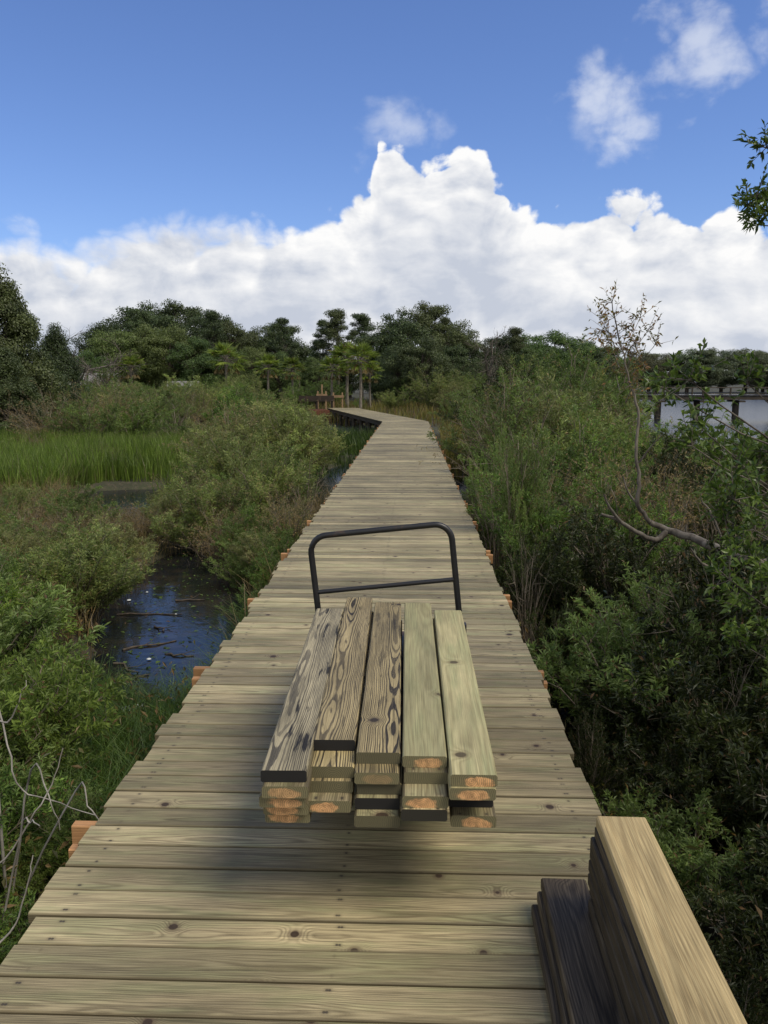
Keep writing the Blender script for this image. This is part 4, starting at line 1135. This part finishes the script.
palms = []
for i in range(3):
    a, b, c = palm_proto(600 + i, 5.0); a.materials.append(M['palmbark']); b.materials.append(M['palmleaf']); c.materials.append(M['palmdry']); palms.append((a, b, c))
for i, (px, ty, Y, lab) in enumerate([(130, 360, 62, 'lone palm with grey trunk before the oaks above the marsh grass'), (226, 350, 60, 'taller lone palm with pale trunk between the two groups'), (332, 362, 62, 'shorter yellowing palm nearest the timber frames'), (347, 349, 64, 'tall palm in the middle of the palm group'), (360, 350, 60, 'bright crowned palm at the edge of the palm group by the dark oak'), (292, 362, 68, 'low dark palm before the tree line past the bench'), (370, 366, 66, 'small palm half hidden by the dark oak'), (268, 360, 70, 'dark shaggy palm among the lighter trees')]):
    p = at(px, ty, Y); gz = float(ground_z(p.x, Y)); s_ = (p.z - gz) / 5.15
    a, b, c = palms[i % 3]
    o = put_plant(('palm_tree', a, b), (p.x, Y, gz), s_, i * 1.3, lab, 'palm')
    q = bpy.data.objects.new('dry_skirt', c); COL.objects.link(q); q.parent = o

# ------------------------------------------------------------------ hand shaped plants close by
def leaf_twigs(rng, tips, root, n_tw, tw_len, n_leaf, lL, lW, tb, r=0.004, droop=0.0):
    P, D = [], []
    for tip in tips:
        tip = np.array(tip)
        for k in range(n_tw):
            d = unit(rng.normal(size=3) + np.array([0, 0, 0.35]) + unit(tip - root) * 0.6)
            ln = tw_len * rng.uniform(0.5, 1.15); t4 = np.linspace(0, 1, 4)[:, None]
            tw = tip + d * ln * t4 + np.array([0, 0, -droop]) * ln * t4 * t4
            tb.add(tw, [r, r*.8, r*.55, r*.3], 4)
            n = n_leaf; lt = rng.uniform(0.1, 1, n) * 3; ii = np.minimum(lt.astype(int), 2); ff = (lt - ii)[:, None]
            P.append(tw[ii] * (1 - ff) + tw[ii + 1] * ff); D.append(d * 0.6 + unit(rng.normal(size=(n, 3))) * 0.85)
    P = np.concatenate(P); D = np.concatenate(D)
    return leaf_mesh('foliage', P, D, lL * rng.uniform(0.6, 1.2, len(P)), lW * rng.uniform(0.7, 1.15, len(P)), rng, 0.2)


def limb(tb, pts, r0, r1, sides=7, rng=None, wig=0.0, sub=4):
    P = np.array([tuple(p) for p in pts], float); n = len(P)
    t0 = np.arange(n); tt = np.linspace(0, n - 1, (n - 1) * sub + 1)
    # Catmull-Rom through the given joints
    E = np.vstack([2 * P[0] - P[1], P, 2 * P[-1] - P[-2]]); out = []
    for q in tt:
        i = min(int(q), n - 2); f = q - i; a, b_, c_, d_ = E[i], E[i+1], E[i+2], E[i+3]
        out.append(0.5 * ((2*b_) + (-a + c_)*f + (2*a - 5*b_ + 4*c_ - d_)*f*f + (-a + 3*b_ - 3*c_ + d_)*f**3))
    out = np.array(out)
    if rng is not None and wig: out[1:-1] += rng.normal(0, wig, out[1:-1].shape)
    tb.add(out, np.linspace(r0, r1, len(out)), sides)
    return out

# grey dead limb with a live sapling rising from it
rng = R(31)
YL = 6.2
base = Vector((3.35, 6.3, -0.9))
r_ = empty('leaning_tree', base, 0, 'grey leaning dead limb with a thin rusty leaved stem rising from it', 'tree')
tb = Tubes()
m0 = limb(tb, [base, at(800, 585, 5.6), at(738, 558, 5.5), at(700, 541, 5.8), at(668, 530, 6.0), at(650, 522, 6.0)], 0.042, 0.020, 8, rng, 0.004)
limb(tb, [at(668, 530, 6.0), at(655, 540, 5.95), at(636, 532, 5.85), at(618, 520, 5.8), at(601, 514, 5.8)], 0.024, 0.010, 7, rng, .003)
limb(tb, [at(620, 521, 5.8), at(610, 508, 5.75), at(604, 494, 5.75)], 0.013, 0.005, 6, rng, .002)
limb(tb, [at(650, 522, 6.0), at(638, 505, 6.0), at(639, 480, 6.0), at(636, 450, 6.05), at(638, 415, 6.1), at(634, 395, 6.1), at(626, 365, 6.15), at(616, 325, 6.2), at(612, 300, 6.2)], 0.017, 0.003, 7, rng, .004)
limb(tb, [at(638, 505, 6.0), at(628, 492, 6.0), at(623, 476, 6.0)], 0.010, 0.004, 6)
limb(tb, [at(639, 463, 6.05), at(650, 448, 6.05), at(662, 435, 6.05)], 0.008, 0.003, 5)
limb(tb, [at(686, 541, 6.0), at(686, 525, 5.95)], 0.012, 0.007, 5)
limb(tb, [at(725, 547, 6.1), at(712, 515, 6.15), at(702, 500, 6.2), at(700, 486, 6.2)], 0.009, 0.003, 5, rng, .003)
limb(tb, [at(712, 515, 6.15), at(722, 500, 6.1), at(730, 492, 6.1)], 0.005, 0.002, 5)
limb(tb, [at(738, 560, 6.1), at(715, 568, 6.0), at(700, 562, 5.95), at(690, 548, 5.9)], 0.02, 0.006, 6, rng, .003)
tm = tb.mesh('trunk'); tm.materials.append(M['bark'])
tr = link('trunk', tm, r_); tr.matrix_parent_inverse = Matrix.Translation(-base)
tb = Tubes(); tips = [at(634, 395, 6.1), at(628, 372, 6.15), at(622, 350, 6.2), at(618, 335, 6.2), at(614, 318, 6.2), at(612, 303, 6.2), at(632, 385, 6.1)]
root = np.array(at(636, 450, 6.05))
for px, py in ((640, 318), (604, 330), (636, 345), (648, 330), (600, 318), (645, 365), (610, 355), (655, 345)):
    s0 = at(622 + (px - 622) * .15, py + 38, 6.18); limb(tb, [s0, at((px + 622) / 2, py + 20, 6.2 + rng.normal(0, .15)), at(px, py, 6.2 + rng.normal(0, .2))], 0.0045, 0.0016, 4); tips.append(at(px, py, 6.2)); tips.append(at(px * .6 + 622 * .4, py + 14, 6.2))
lm = leaf_twigs(rng, tips, root, 6, 0.17, 6, 0.042, 0.014, tb, 0.002)
lm.materials.append(M['leafrusty']); q = link('foliage', lm, r_); q.matrix_parent_inverse = Matrix.Translation(-base)
sm = tb.mesh('twig'); sm.materials.append(M['twig']); q = link('twig', sm, r_); q.matrix_parent_inverse = Matrix.Translation(-base)

# broad leaved tree standing just outside the frame, its boughs reaching in
rng = R(32)
base = Vector((3.1, 4.5, -0.9))
r_ = empty('broadleaf_tree', base, 0, 'glossy broad leaved tree whose boughs reach over the dead limb', 'tree')
tb = Tubes()
tr_ = limb(tb, [base, Vector((3.0, 4.5, 0.4)), Vector((3.05, 4.6, 1.6)), Vector((2.95, 4.6, 2.8)), Vector((2.9, 4.7, 3.6))], 0.075, 0.03, 8, rng, 0.008)
targets = [(700, 428), (712, 444), (692, 446), (744, 448), (722, 460), (755, 475), (768, 452), (735, 470), (760, 500), (735, 500), (775, 470), (745, 500), (725, 520), (765, 530), (752, 560), (770, 590), (748, 610), (770, 640), (735, 640), (770, 690), (800, 470), (790, 540), (664, 388), (690, 380), (748, 384), (755, 530), (742, 545), (760, 585), (730, 580), (760, 660), (745, 690), (780, 610)]
targets_top = [(766, 148), (756, 196), (770, 215), (782, 170), (760, 225), (792, 200), (748, 205)]
tips = []
for (px, py) in targets:
    p = at(px, py, rng.uniform(4.0, 5.4)); tips.append(p)
    z0 = min(max(p.z - 0.9, -0.6), 3.0); i = int(np.argmin(np.abs(tr_[:, 2] - z0))); s0 = Vector(tr_[i])
    limb(tb, [s0, (s0 + p) / 2 + Vector((0, rng.normal(0, .1), rng.uniform(-.05, .12))), p], 0.011, 0.003, 5, rng, 0.012)
for (px, py) in targets_top:
    p = at(px, py, rng.uniform(4.3, 4.7)); tips.append(p)
    i = int(np.argmin(np.abs(tr_[:, 2] - (p.z - 0.3)))); s0 = Vector(tr_[i])
    limb(tb, [s0, (s0 + p) / 2 + Vector((0, 0, 0.05)), p], 0.012, 0.003, 5, rng, 0.005)
lm = leaf_twigs(rng, tips[:len(targets)], np.array(base), 9, 0.20, 13, 0.055, 0.022, tb, 0.003)
lm2 = leaf_twigs(rng, tips[len(targets):], np.array(base), 9, 0.14, 16, 0.046, 0.015, tb, 0.0025)
tm = tb.mesh('trunk'); tm.materials.append(M['bark'])
q = link('trunk', tm, r_); q.matrix_parent_inverse = Matrix.Translation(-base)
for l_, mt in ((lm, 'leafbroad'), (lm2, 'leafbroad')):
    l_.materials.append(M[mt]); q = link('foliage', l_, r_); q.matrix_parent_inverse = Matrix.Translation(-base)

# pale dead stems in the near bushes
rng = R(33)
def dead(name, lines, label, Yb):
    tb = Tubes()
    p0 = at(*lines[0][0][:2], lines[0][0][2])
    b = Vector((p0.x, p0.y, float(ground_z(p0.x, p0.y))))
    r_ = empty(name, b, 0, label, 'dead shrub')
    limb(tb, [b, p0], 0.008, 0.006, 5)
    for ln in lines:
        limb(tb, [b] + [at(*q) for q in ln], 0.0055, 0.002, 5, rng, 0.003)
    me = tb.mesh('stem'); me.materials.append(M['palebark']); q = link('stem', me, r_); q.matrix_parent_inverse = Matrix.Translation(-b)
dead('dead_shrub', [[(-20, 885, 2.9), (5, 858, 2.9), (35, 812, 2.95), (52, 785, 3.0), (63, 748, 3.05)], [(20, 836, 2.92), (30, 822, 2.9), (40, 826, 2.85)], [(-15, 745, 3.1), (8, 722, 3.1), (20, 700, 3.1), (26, 680, 3.12)]], 'pale leafless stems curving up out of the bright green bushes', 3)
dead('dead_shrub', [[(-10, 690, 3.4), (8, 745, 3.3), (22, 790, 3.25), (50, 800, 3.25), (95, 815, 3.2)], [(30, 770, 3.3), (48, 795, 3.2), (60, 830, 3.15)], [(75, 790, 3.3), (88, 805, 3.25), (104, 826, 3.2)], [(-10, 950, 2.7), (15, 925, 2.75), (28, 880, 2.8), (33, 855, 2.85)]], 'grey arching dead twigs leaning toward the deck over the bright green bushes', 3)
# grey leafless brush standing in the thicket on the other side
rng = R(34)
for i, (px, py, Y, lab) in enumerate([(562, 520, 9.5, 'pale leafless brush in the thicket beside the grey dead limb'), (500, 470, 12.5, 'grey twiggy bush close to the boardwalk edge, before the tall shrubs'), (208, 470, 17, 'pale dead brush standing among the olive shrubs past the pool'), (300, 430, 26, 'grey dead brush among the tall shrubs near the bend'), (735, 640, 4.6, 'pale tangled dead twigs in the dark thicket under the broad leaved tree'), (190, 560, 11.5, 'grey dead brush on the bank between pool and deck')]):
    p = at(px, py, Y); gz = float(ground_z(p.x, p.y)); H = max(p.z - gz, 0.5)
    put_plant(PR['bare' if i in (0, 2) else 'twiggy'][i % 3], (p.x, p.y, gz), (H * .9, H * .9, H), i * 2.1, lab, 'dead bush', None)

# ------------------------------------------------------------------ grasses and ground cover (uncountable)
def blades(name, x, y, h, wdt, lean, rng, mat, zoff=0.0, zb=None):
    n = len(x)
    z = (ground_z(x, y) if zb is None else zb) + zoff
    phi = rng.uniform(0, 6.283, n); ln = lean * rng.uniform(0.2, 1.3, n) * h
    bx, by = np.cos(phi) * ln, np.sin(phi) * ln
    a = rng.uniform(0, 6.283, n); sx, sy = np.cos(a) * wdt / 2, np.sin(a) * wdt / 2
    V = np.zeros((n, 6, 3))
    for k, (f, wf) in enumerate(((0.0, 1.0), (0.55, 0.8), (1.0, 0.12))):
        cx = x + bx * f * f; cy = y + by * f * f; cz = z + h * (f - 0.22 * lean * f * f * 1.5)
        V[:, 2*k, 0] = cx - sx * wf; V[:, 2*k, 1] = cy - sy * wf; V[:, 2*k, 2] = cz
        V[:, 2*k+1, 0] = cx + sx * wf; V[:, 2*k+1, 1] = cy + sy * wf; V[:, 2*k+1, 2] = cz
    b = np.arange(n)[:, None] * 6
    Fq = np.concatenate([b + np.array([0, 1, 3, 2]), b + np.array([2, 3, 5, 4])], 0)
    o = link(name, np_mesh(name, V.reshape(-1, 3), Fq), None, mat); tag(o, kind='stuff')
    return o

rng = R(41)
n = 95000
x = rng.uniform(-24, -4.5, n); y = rng.uniform(15.5, 29, n)
k = (x > -0.60 * y - 3) & ((y > 20.5) | (x < -7.8) | (x > -5.0)) & (rng.random(n) < np.clip((-0.205 * y - 0.6 + bumps(x, y) * 1.5 - x) / 2.6, 0.02, 1) * np.clip((y - 14.5) / 3.0, 0.05, 1)) & (bumps(x * 2.1 + 5, y * 1.6) < 0.22) & (x < -0.205 * y - 1.2 + bumps(x, y) * 1.5) & (water_amount(x, y) < 0.3)
x, y = x[k], y[k]
o = blades('marsh_grass', x, y, rng.uniform(0.6, 1.05, len(x)) * (1 + 0.3 * bumps(x * .7, y * .7)), rng.uniform(0.012, 0.026, len(x)), 0.28, rng, M['grass'])
tag(o, 'bright green marsh grass standing in a broad patch behind the pool', 'grass')
n = 17000
x = rng.uniform(-2.6, -1.22, n); y = rng.uniform(3.6, 8.2, n)
k = (water_amount(x, y) < 0.35)
x, y = x[k], y[k]
o = blades('long_grass', x, y, rng.uniform(0.3, 0.6, len(x)), rng.uniform(0.003, 0.006, len(x)), 0.75, rng, M['longgrass'])
tag(o, 'long fine dark grass drooping between the pool and the deck', 'grass')
n = 9000
x = rng.uniform(1.0, 4.5, n); y = rng.uniform(22, 40, n); k = (x > 0.9 + (y - 22) * 0.03) & (x < 0.075 * y + 1.0)
x, y = x[k], y[k]
o = blades('golden_grass', x, y, rng.uniform(0.5, 1.05, len(x)), rng.uniform(0.012, 0.024, len(x)), 0.3, rng, M['goldgrass'])
tag(o, 'yellowing marsh grass along the boardwalk just before the bend', 'grass')
n = 7000
x = rng.uniform(-4.5, -1.3, n); y = rng.uniform(22.5, 36, n); k = (x > -0.13 * y + 0.2) & (bumps(x * 3, y * 2) > -0.12)
x, y = x[k], y[k]
o = blades('channel_grass', x, y, rng.uniform(0.4, 0.8, len(x)), rng.uniform(0.012, 0.022, len(x)), 0.3, rng, M['longgrass'])
tag(o, 'dark green grass standing in the channel under the bend of the boardwalk', 'grass')
n = 14000
x = rng.uniform(-46, 10, n); y = rng.uniform(46, 76, n); k = water_amount(x, y) < 0.2
x, y = x[k], y[k]
o = blades('meadow_grass', x, y, rng.uniform(0.5, 1.0, len(x)), rng.uniform(0.03, 0.06, len(x)), 0.3, rng, M['goldgrass'])
tag(o, 'tall yellowish grass on the bank below the tree line', 'grass')
n = 26000
x = rng.uniform(-13, -1.3, n); y = rng.uniform(7, 20, n); k = (water_amount(x, y) < 0.5) & ~((x > -0.42 * y) & (x < -0.27 * y) & (y > 12.5))
x, y = x[k], y[k]
o = blades('dry_reed', x, y, rng.uniform(0.35, 0.85, len(x)), rng.uniform(0.004, 0.010, len(x)), 0.6, rng, M['drybrush'])
tag(o, 'brown bent reeds matted around the pool', 'reeds')
# leaf litter and low weeds between the bushes
n = 150000
x = np.concatenate([rng.uniform(-7, -1.3, n // 2), rng.uniform(0.9, 8, n // 2)]); y = rng.uniform(0.8, 15, len(x)); k = water_amount(x, y) < 0.35
x, y = x[k], y[k]
P = np.stack([x, y, ground_z(x, y) + np.abs(rng.normal(0, 0.20, len(x)))], 1)
me = leaf_mesh('undergrowth', P, unit(rng.normal(size=P.shape) + np.array([0, 0, 0.5])), rng.uniform(0.03, 0.08, len(P)), rng.uniform(0.010, 0.024, len(P)), rng)
o = link('undergrowth', me, None, M['litter']); tag(o, 'low weeds and fallen leaves covering the marsh floor between the bushes', 'undergrowth', kind='stuff')
# floating leaves on the pool
n = 900
x = rng.uniform(-5, -1.6, n * 3); y = rng.uniform(5.5, 12.8, n * 3); wa = water_amount(x, y)
k = (wa > 0.3) & (rng.random(len(x)) < np.clip(1.35 - wa, 0.12, 1) * 0.8)
x, y = x[k], y[k]
me = leaf_mesh('floating_plants', np.stack([x, y, np.full(len(x), WZ + 0.006)], 1), np.stack([rng.normal(size=len(x)), rng.normal(size=len(x)), np.abs(rng.normal(0, .12, len(x))) + .15], 1), rng.uniform(0.03, 0.08, len(x)), rng.uniform(0.02, 0.05, len(x)), rng, 0.05, 3.0)
o = link('floating_plants', me, None, M['leafmid']); tag(o, 'small green leaves and bits floating on the pool', 'water plants', kind='stuff')

# sticks and litter on the pool
rng = R(51)
for i, (px, py, ln, az_, lab) in enumerate([(150, 614, 0.75, 0.05, 'long dark stick floating straight across the middle of the pool'), (122, 581, 0.35, -0.2, 'short dark stick floating near the far bank of the pool'), (150, 645, 0.55, 0.5, 'slanting stick floating just below the longest stick'), (178, 655, 0.3, -0.3, 'short stick floating near the deck side of the pool'), (118, 682, 0.6, 0.8, 'steeply slanting stick in the near end of the pool'), (160, 628, 0.25, -0.9, 'small stick crossing the water by the longest stick'), (128, 668, 0.4, -0.6, 'crooked stick among twigs at the near end of the pool'), (190, 600, 0.35, 0.2, 'thin stick floating toward the deck side bank')]):
    p = atz(px, py, WZ + 0.01); tb = Tubes()
    pts_ = np.stack([np.linspace(-ln/2, ln/2, 6), rng.normal(0, 0.02, 6), rng.normal(0.0, 0.006, 6)], 1)
    tb.add(pts_, np.linspace(0.013, 0.006, 6), 6)
    tb.add([pts_[2], pts_[2] + np.array([.08, .07, .01]), pts_[2] + np.array([.15, .16, .03])], [0.006, 0.004, 0.002], 5)
    o = link('driftwood_stick', tb.mesh('driftwood_stick'), None, M['brownbark']); o.location = p; o.rotation_euler = (0, 0, az_)
    tag(o, lab, 'stick', 'sticks floating on the pool')
for i, (px, py, sz, lab) in enumerate([(129, 600, 0.032, 'white scrap floating among leaves, biggest on the pool'), (107, 574, 0.03, 'flat white scrap at the far bank of the pool'), (149, 659, 0.024, 'white scrap floating below the sticks'), (147, 592, 0.02, 'tiny white scrap floating beyond the longest stick'), (176, 614, 0.017, 'tiny pale scrap at the tip of the longest stick')]):
    p = atz(px, py, WZ + 0.012); me_r = R(60 + i)
    a = np.linspace(0, 6.283, 9)[:-1]
    V = [(sz * math.cos(q) * me_r.uniform(.6, 1.2), sz * math.sin(q) * me_r.uniform(.6, 1.2), 0.0) for q in a]
    V2 = [(v[0] * .7, v[1] * .7, sz * me_r.uniform(.1, .3)) for v in V]
    VV = V + V2; FF = [(k_, (k_+1) % 8, 8 + (k_+1) % 8, 8 + k_) for k_ in range(8)] + [(8, 9, 10, 11), (8, 11, 12, 15), (12, 13, 14, 15)]
    o = link('litter_scrap', np_mesh('litter_scrap', VV, FF), None, M['foam']); o.location = p
    tag(o, lab, 'scrap')
# plastic bottle in the grass by the deck
p = atz(135, 709, -0.72)
bo = empty('plastic_bottle', p, rad(15), 'crumpled clear pale plastic bottle lying in the grass beside the pool', 'bottle')
bo.rotation_euler = (0, rad(-6), rad(15))
prof = [(-0.10, 0.002), (-0.10, 0.028), (-0.085, 0.033), (-0.05, 0.030), (-0.03, 0.033), (0.0, 0.030), (0.03, 0.033), (0.055, 0.028), (0.075, 0.014), (0.088, 0.012)]
def lathe_x(prof, n=14):
    a = np.arange(n) * 2 * math.pi / n
    V = [(x_, r_ * math.cos(q), r_ * math.sin(q)) for x_, r_ in prof for q in a]
    Fq = [(k_*n + i, k_*n + (i+1) % n, (k_+1)*n + (i+1) % n, (k_+1)*n + i) for k_ in range(len(prof) - 1) for i in range(n)]
    return np_mesh('b', V, Fq, True)
link('body', lathe_x(prof), bo, M['foam'])
link('cap', lathe_x([(0.089, 0.002), (0.089, 0.0145), (0.104, 0.0145), (0.104, 0.001)]), bo, M['foam'])

# ------------------------------------------------------------------ pier over the open water
YP = 62.0
pL, pR = at(560, 400, YP), at(900, 400, YP)
pr_ = empty('pier', (pL.x, YP, WZ), 0, 'long dark wooden pier on paired pilings crossing the open water', 'pier')
x0, x1 = 0.0, pR.x - pL.x
s_ = MB()
k = 0; xx = 0.0
while xx < x1:
    s_.board(xx + 0.07, 0, 1.70, 2.4, 0.135, 0.05, rot=math.pi / 2, rnd=(k * 0.618) % 1, core=0.1); xx += 0.14; k += 1
s_.build('decking', [M['underwood'], M['end']], pr_)
for yy in (-1.1, 1.1):
    s_ = MB(); s_.board(x1 / 2, yy, 1.50, x1, 0.09, 0.24, rnd=0.4); s_.build('stringer', [M['underwood'], M['end']], pr_)
xx = (at(697, 400, YP).x - pL.x) % 2.85
while xx < x1:
    for yy in (0.0,):
        s_ = MB(); s_.tube([(xx, yy, -1.5), (xx, yy, 1.19)], 0.24, 10); s_.build('piling', M['pile'], pr_, True)
    s_ = MB(); s_.box(xx - 0.2, xx + 0.2, -1.25, 1.25, 1.2, 1.332); s_.build('cross_beam', M['underwood'], pr_)
    for yy in (-1.15, 1.15):
        s_ = MB(); s_.box(xx - 0.05, xx + 0.05, yy - 0.05, yy + 0.05, 1.73, 2.22); s_.build('rail_post', M['underwood'], pr_)
    xx += 2.85
for yy in (-1.15, 1.15):
    for zz in (2.25,):
        s_ = MB(); s_.board(x1 / 2, yy, zz, x1, 0.11, 0.05, rnd=0.2); s_.build('rail', [M['underwood'], M['end']], pr_)

# ------------------------------------------------------------------ little buildings and fence glimpsed through the trees
def shed(px, py, Y, w_, h_, label, name, cat, roofm, wallm):
    p = at(px, py, Y); gz = float(ground_z(p.x, Y))
    r_ = empty(name, (p.x, Y, gz), rad(12), label, cat)
    d = w_ * 0.6
    s_ = MB(); s_.box(-w_/2, w_/2, -d/2, d/2, 0, h_); s_.build('wall', wallm, r_)
    s_ = MB(); rh = h_ + w_ * 0.22
    s_.add([(-w_/2 - .2, -d/2 - .2, h_ + .01), (w_/2 + .2, -d/2 - .2, h_ + .01), (w_/2 + .2, 0, rh), (-w_/2 - .2, 0, rh), (-w_/2 - .2, d/2 + .2, h_ + .01), (w_/2 + .2, d/2 + .2, h_ + .01)], [(0, 1, 2, 3), (3, 2, 5, 4), (0, 3, 4, 4)[:3] + (4,), (1, 5, 2, 2)[:3] + (2,)][:2]); s_.build('roof', roofm, r_)
    for k_ in (-1, 1):
        s_ = MB(); s_.box(k_ * w_ * .25 - .35, k_ * w_ * .25 + .35, -d/2 - .02, -d/2 - .004, h_ * .45, h_ * .8); s_.build('window', M['darkpane'], r_)
shed(92, 398, 72, 4.6, 1.9, 'small white house with grey roof glimpsed behind the cedars and bare tree', 'small_house', 'house', M['roofgrey'], M['wallwhite'])
shed(184, 398, 74, 2.4, 1.7, 'tiny white shed glimpsed through the bushes near the lone palms', 'garden_shed', 'shed', M['roofgrey'], M['wallwhite'])
fa, fb_ = at(200, 402, 66), at(246, 402, 66)
gz = float(ground_z(fa.x, 66))
fe = empty('rail_fence', (fa.x, 66, gz), 0, 'red brown low rail fence at the foot of the taller lone palm', 'fence')
Lf = fb_.x - fa.x
for k in range(5):
    s_ = MB(); s_.box(k * Lf / 4 - .08, k * Lf / 4 + .08, -.08, .08, -0.2, 1.25); s_.build('post', M['rust'], fe)
for zz in (0.5, 0.95):
    s_ = MB(); s_.box(0, Lf, -.13, -.083, zz - .1, zz + .1); s_.build('rail', M['rust'], fe)
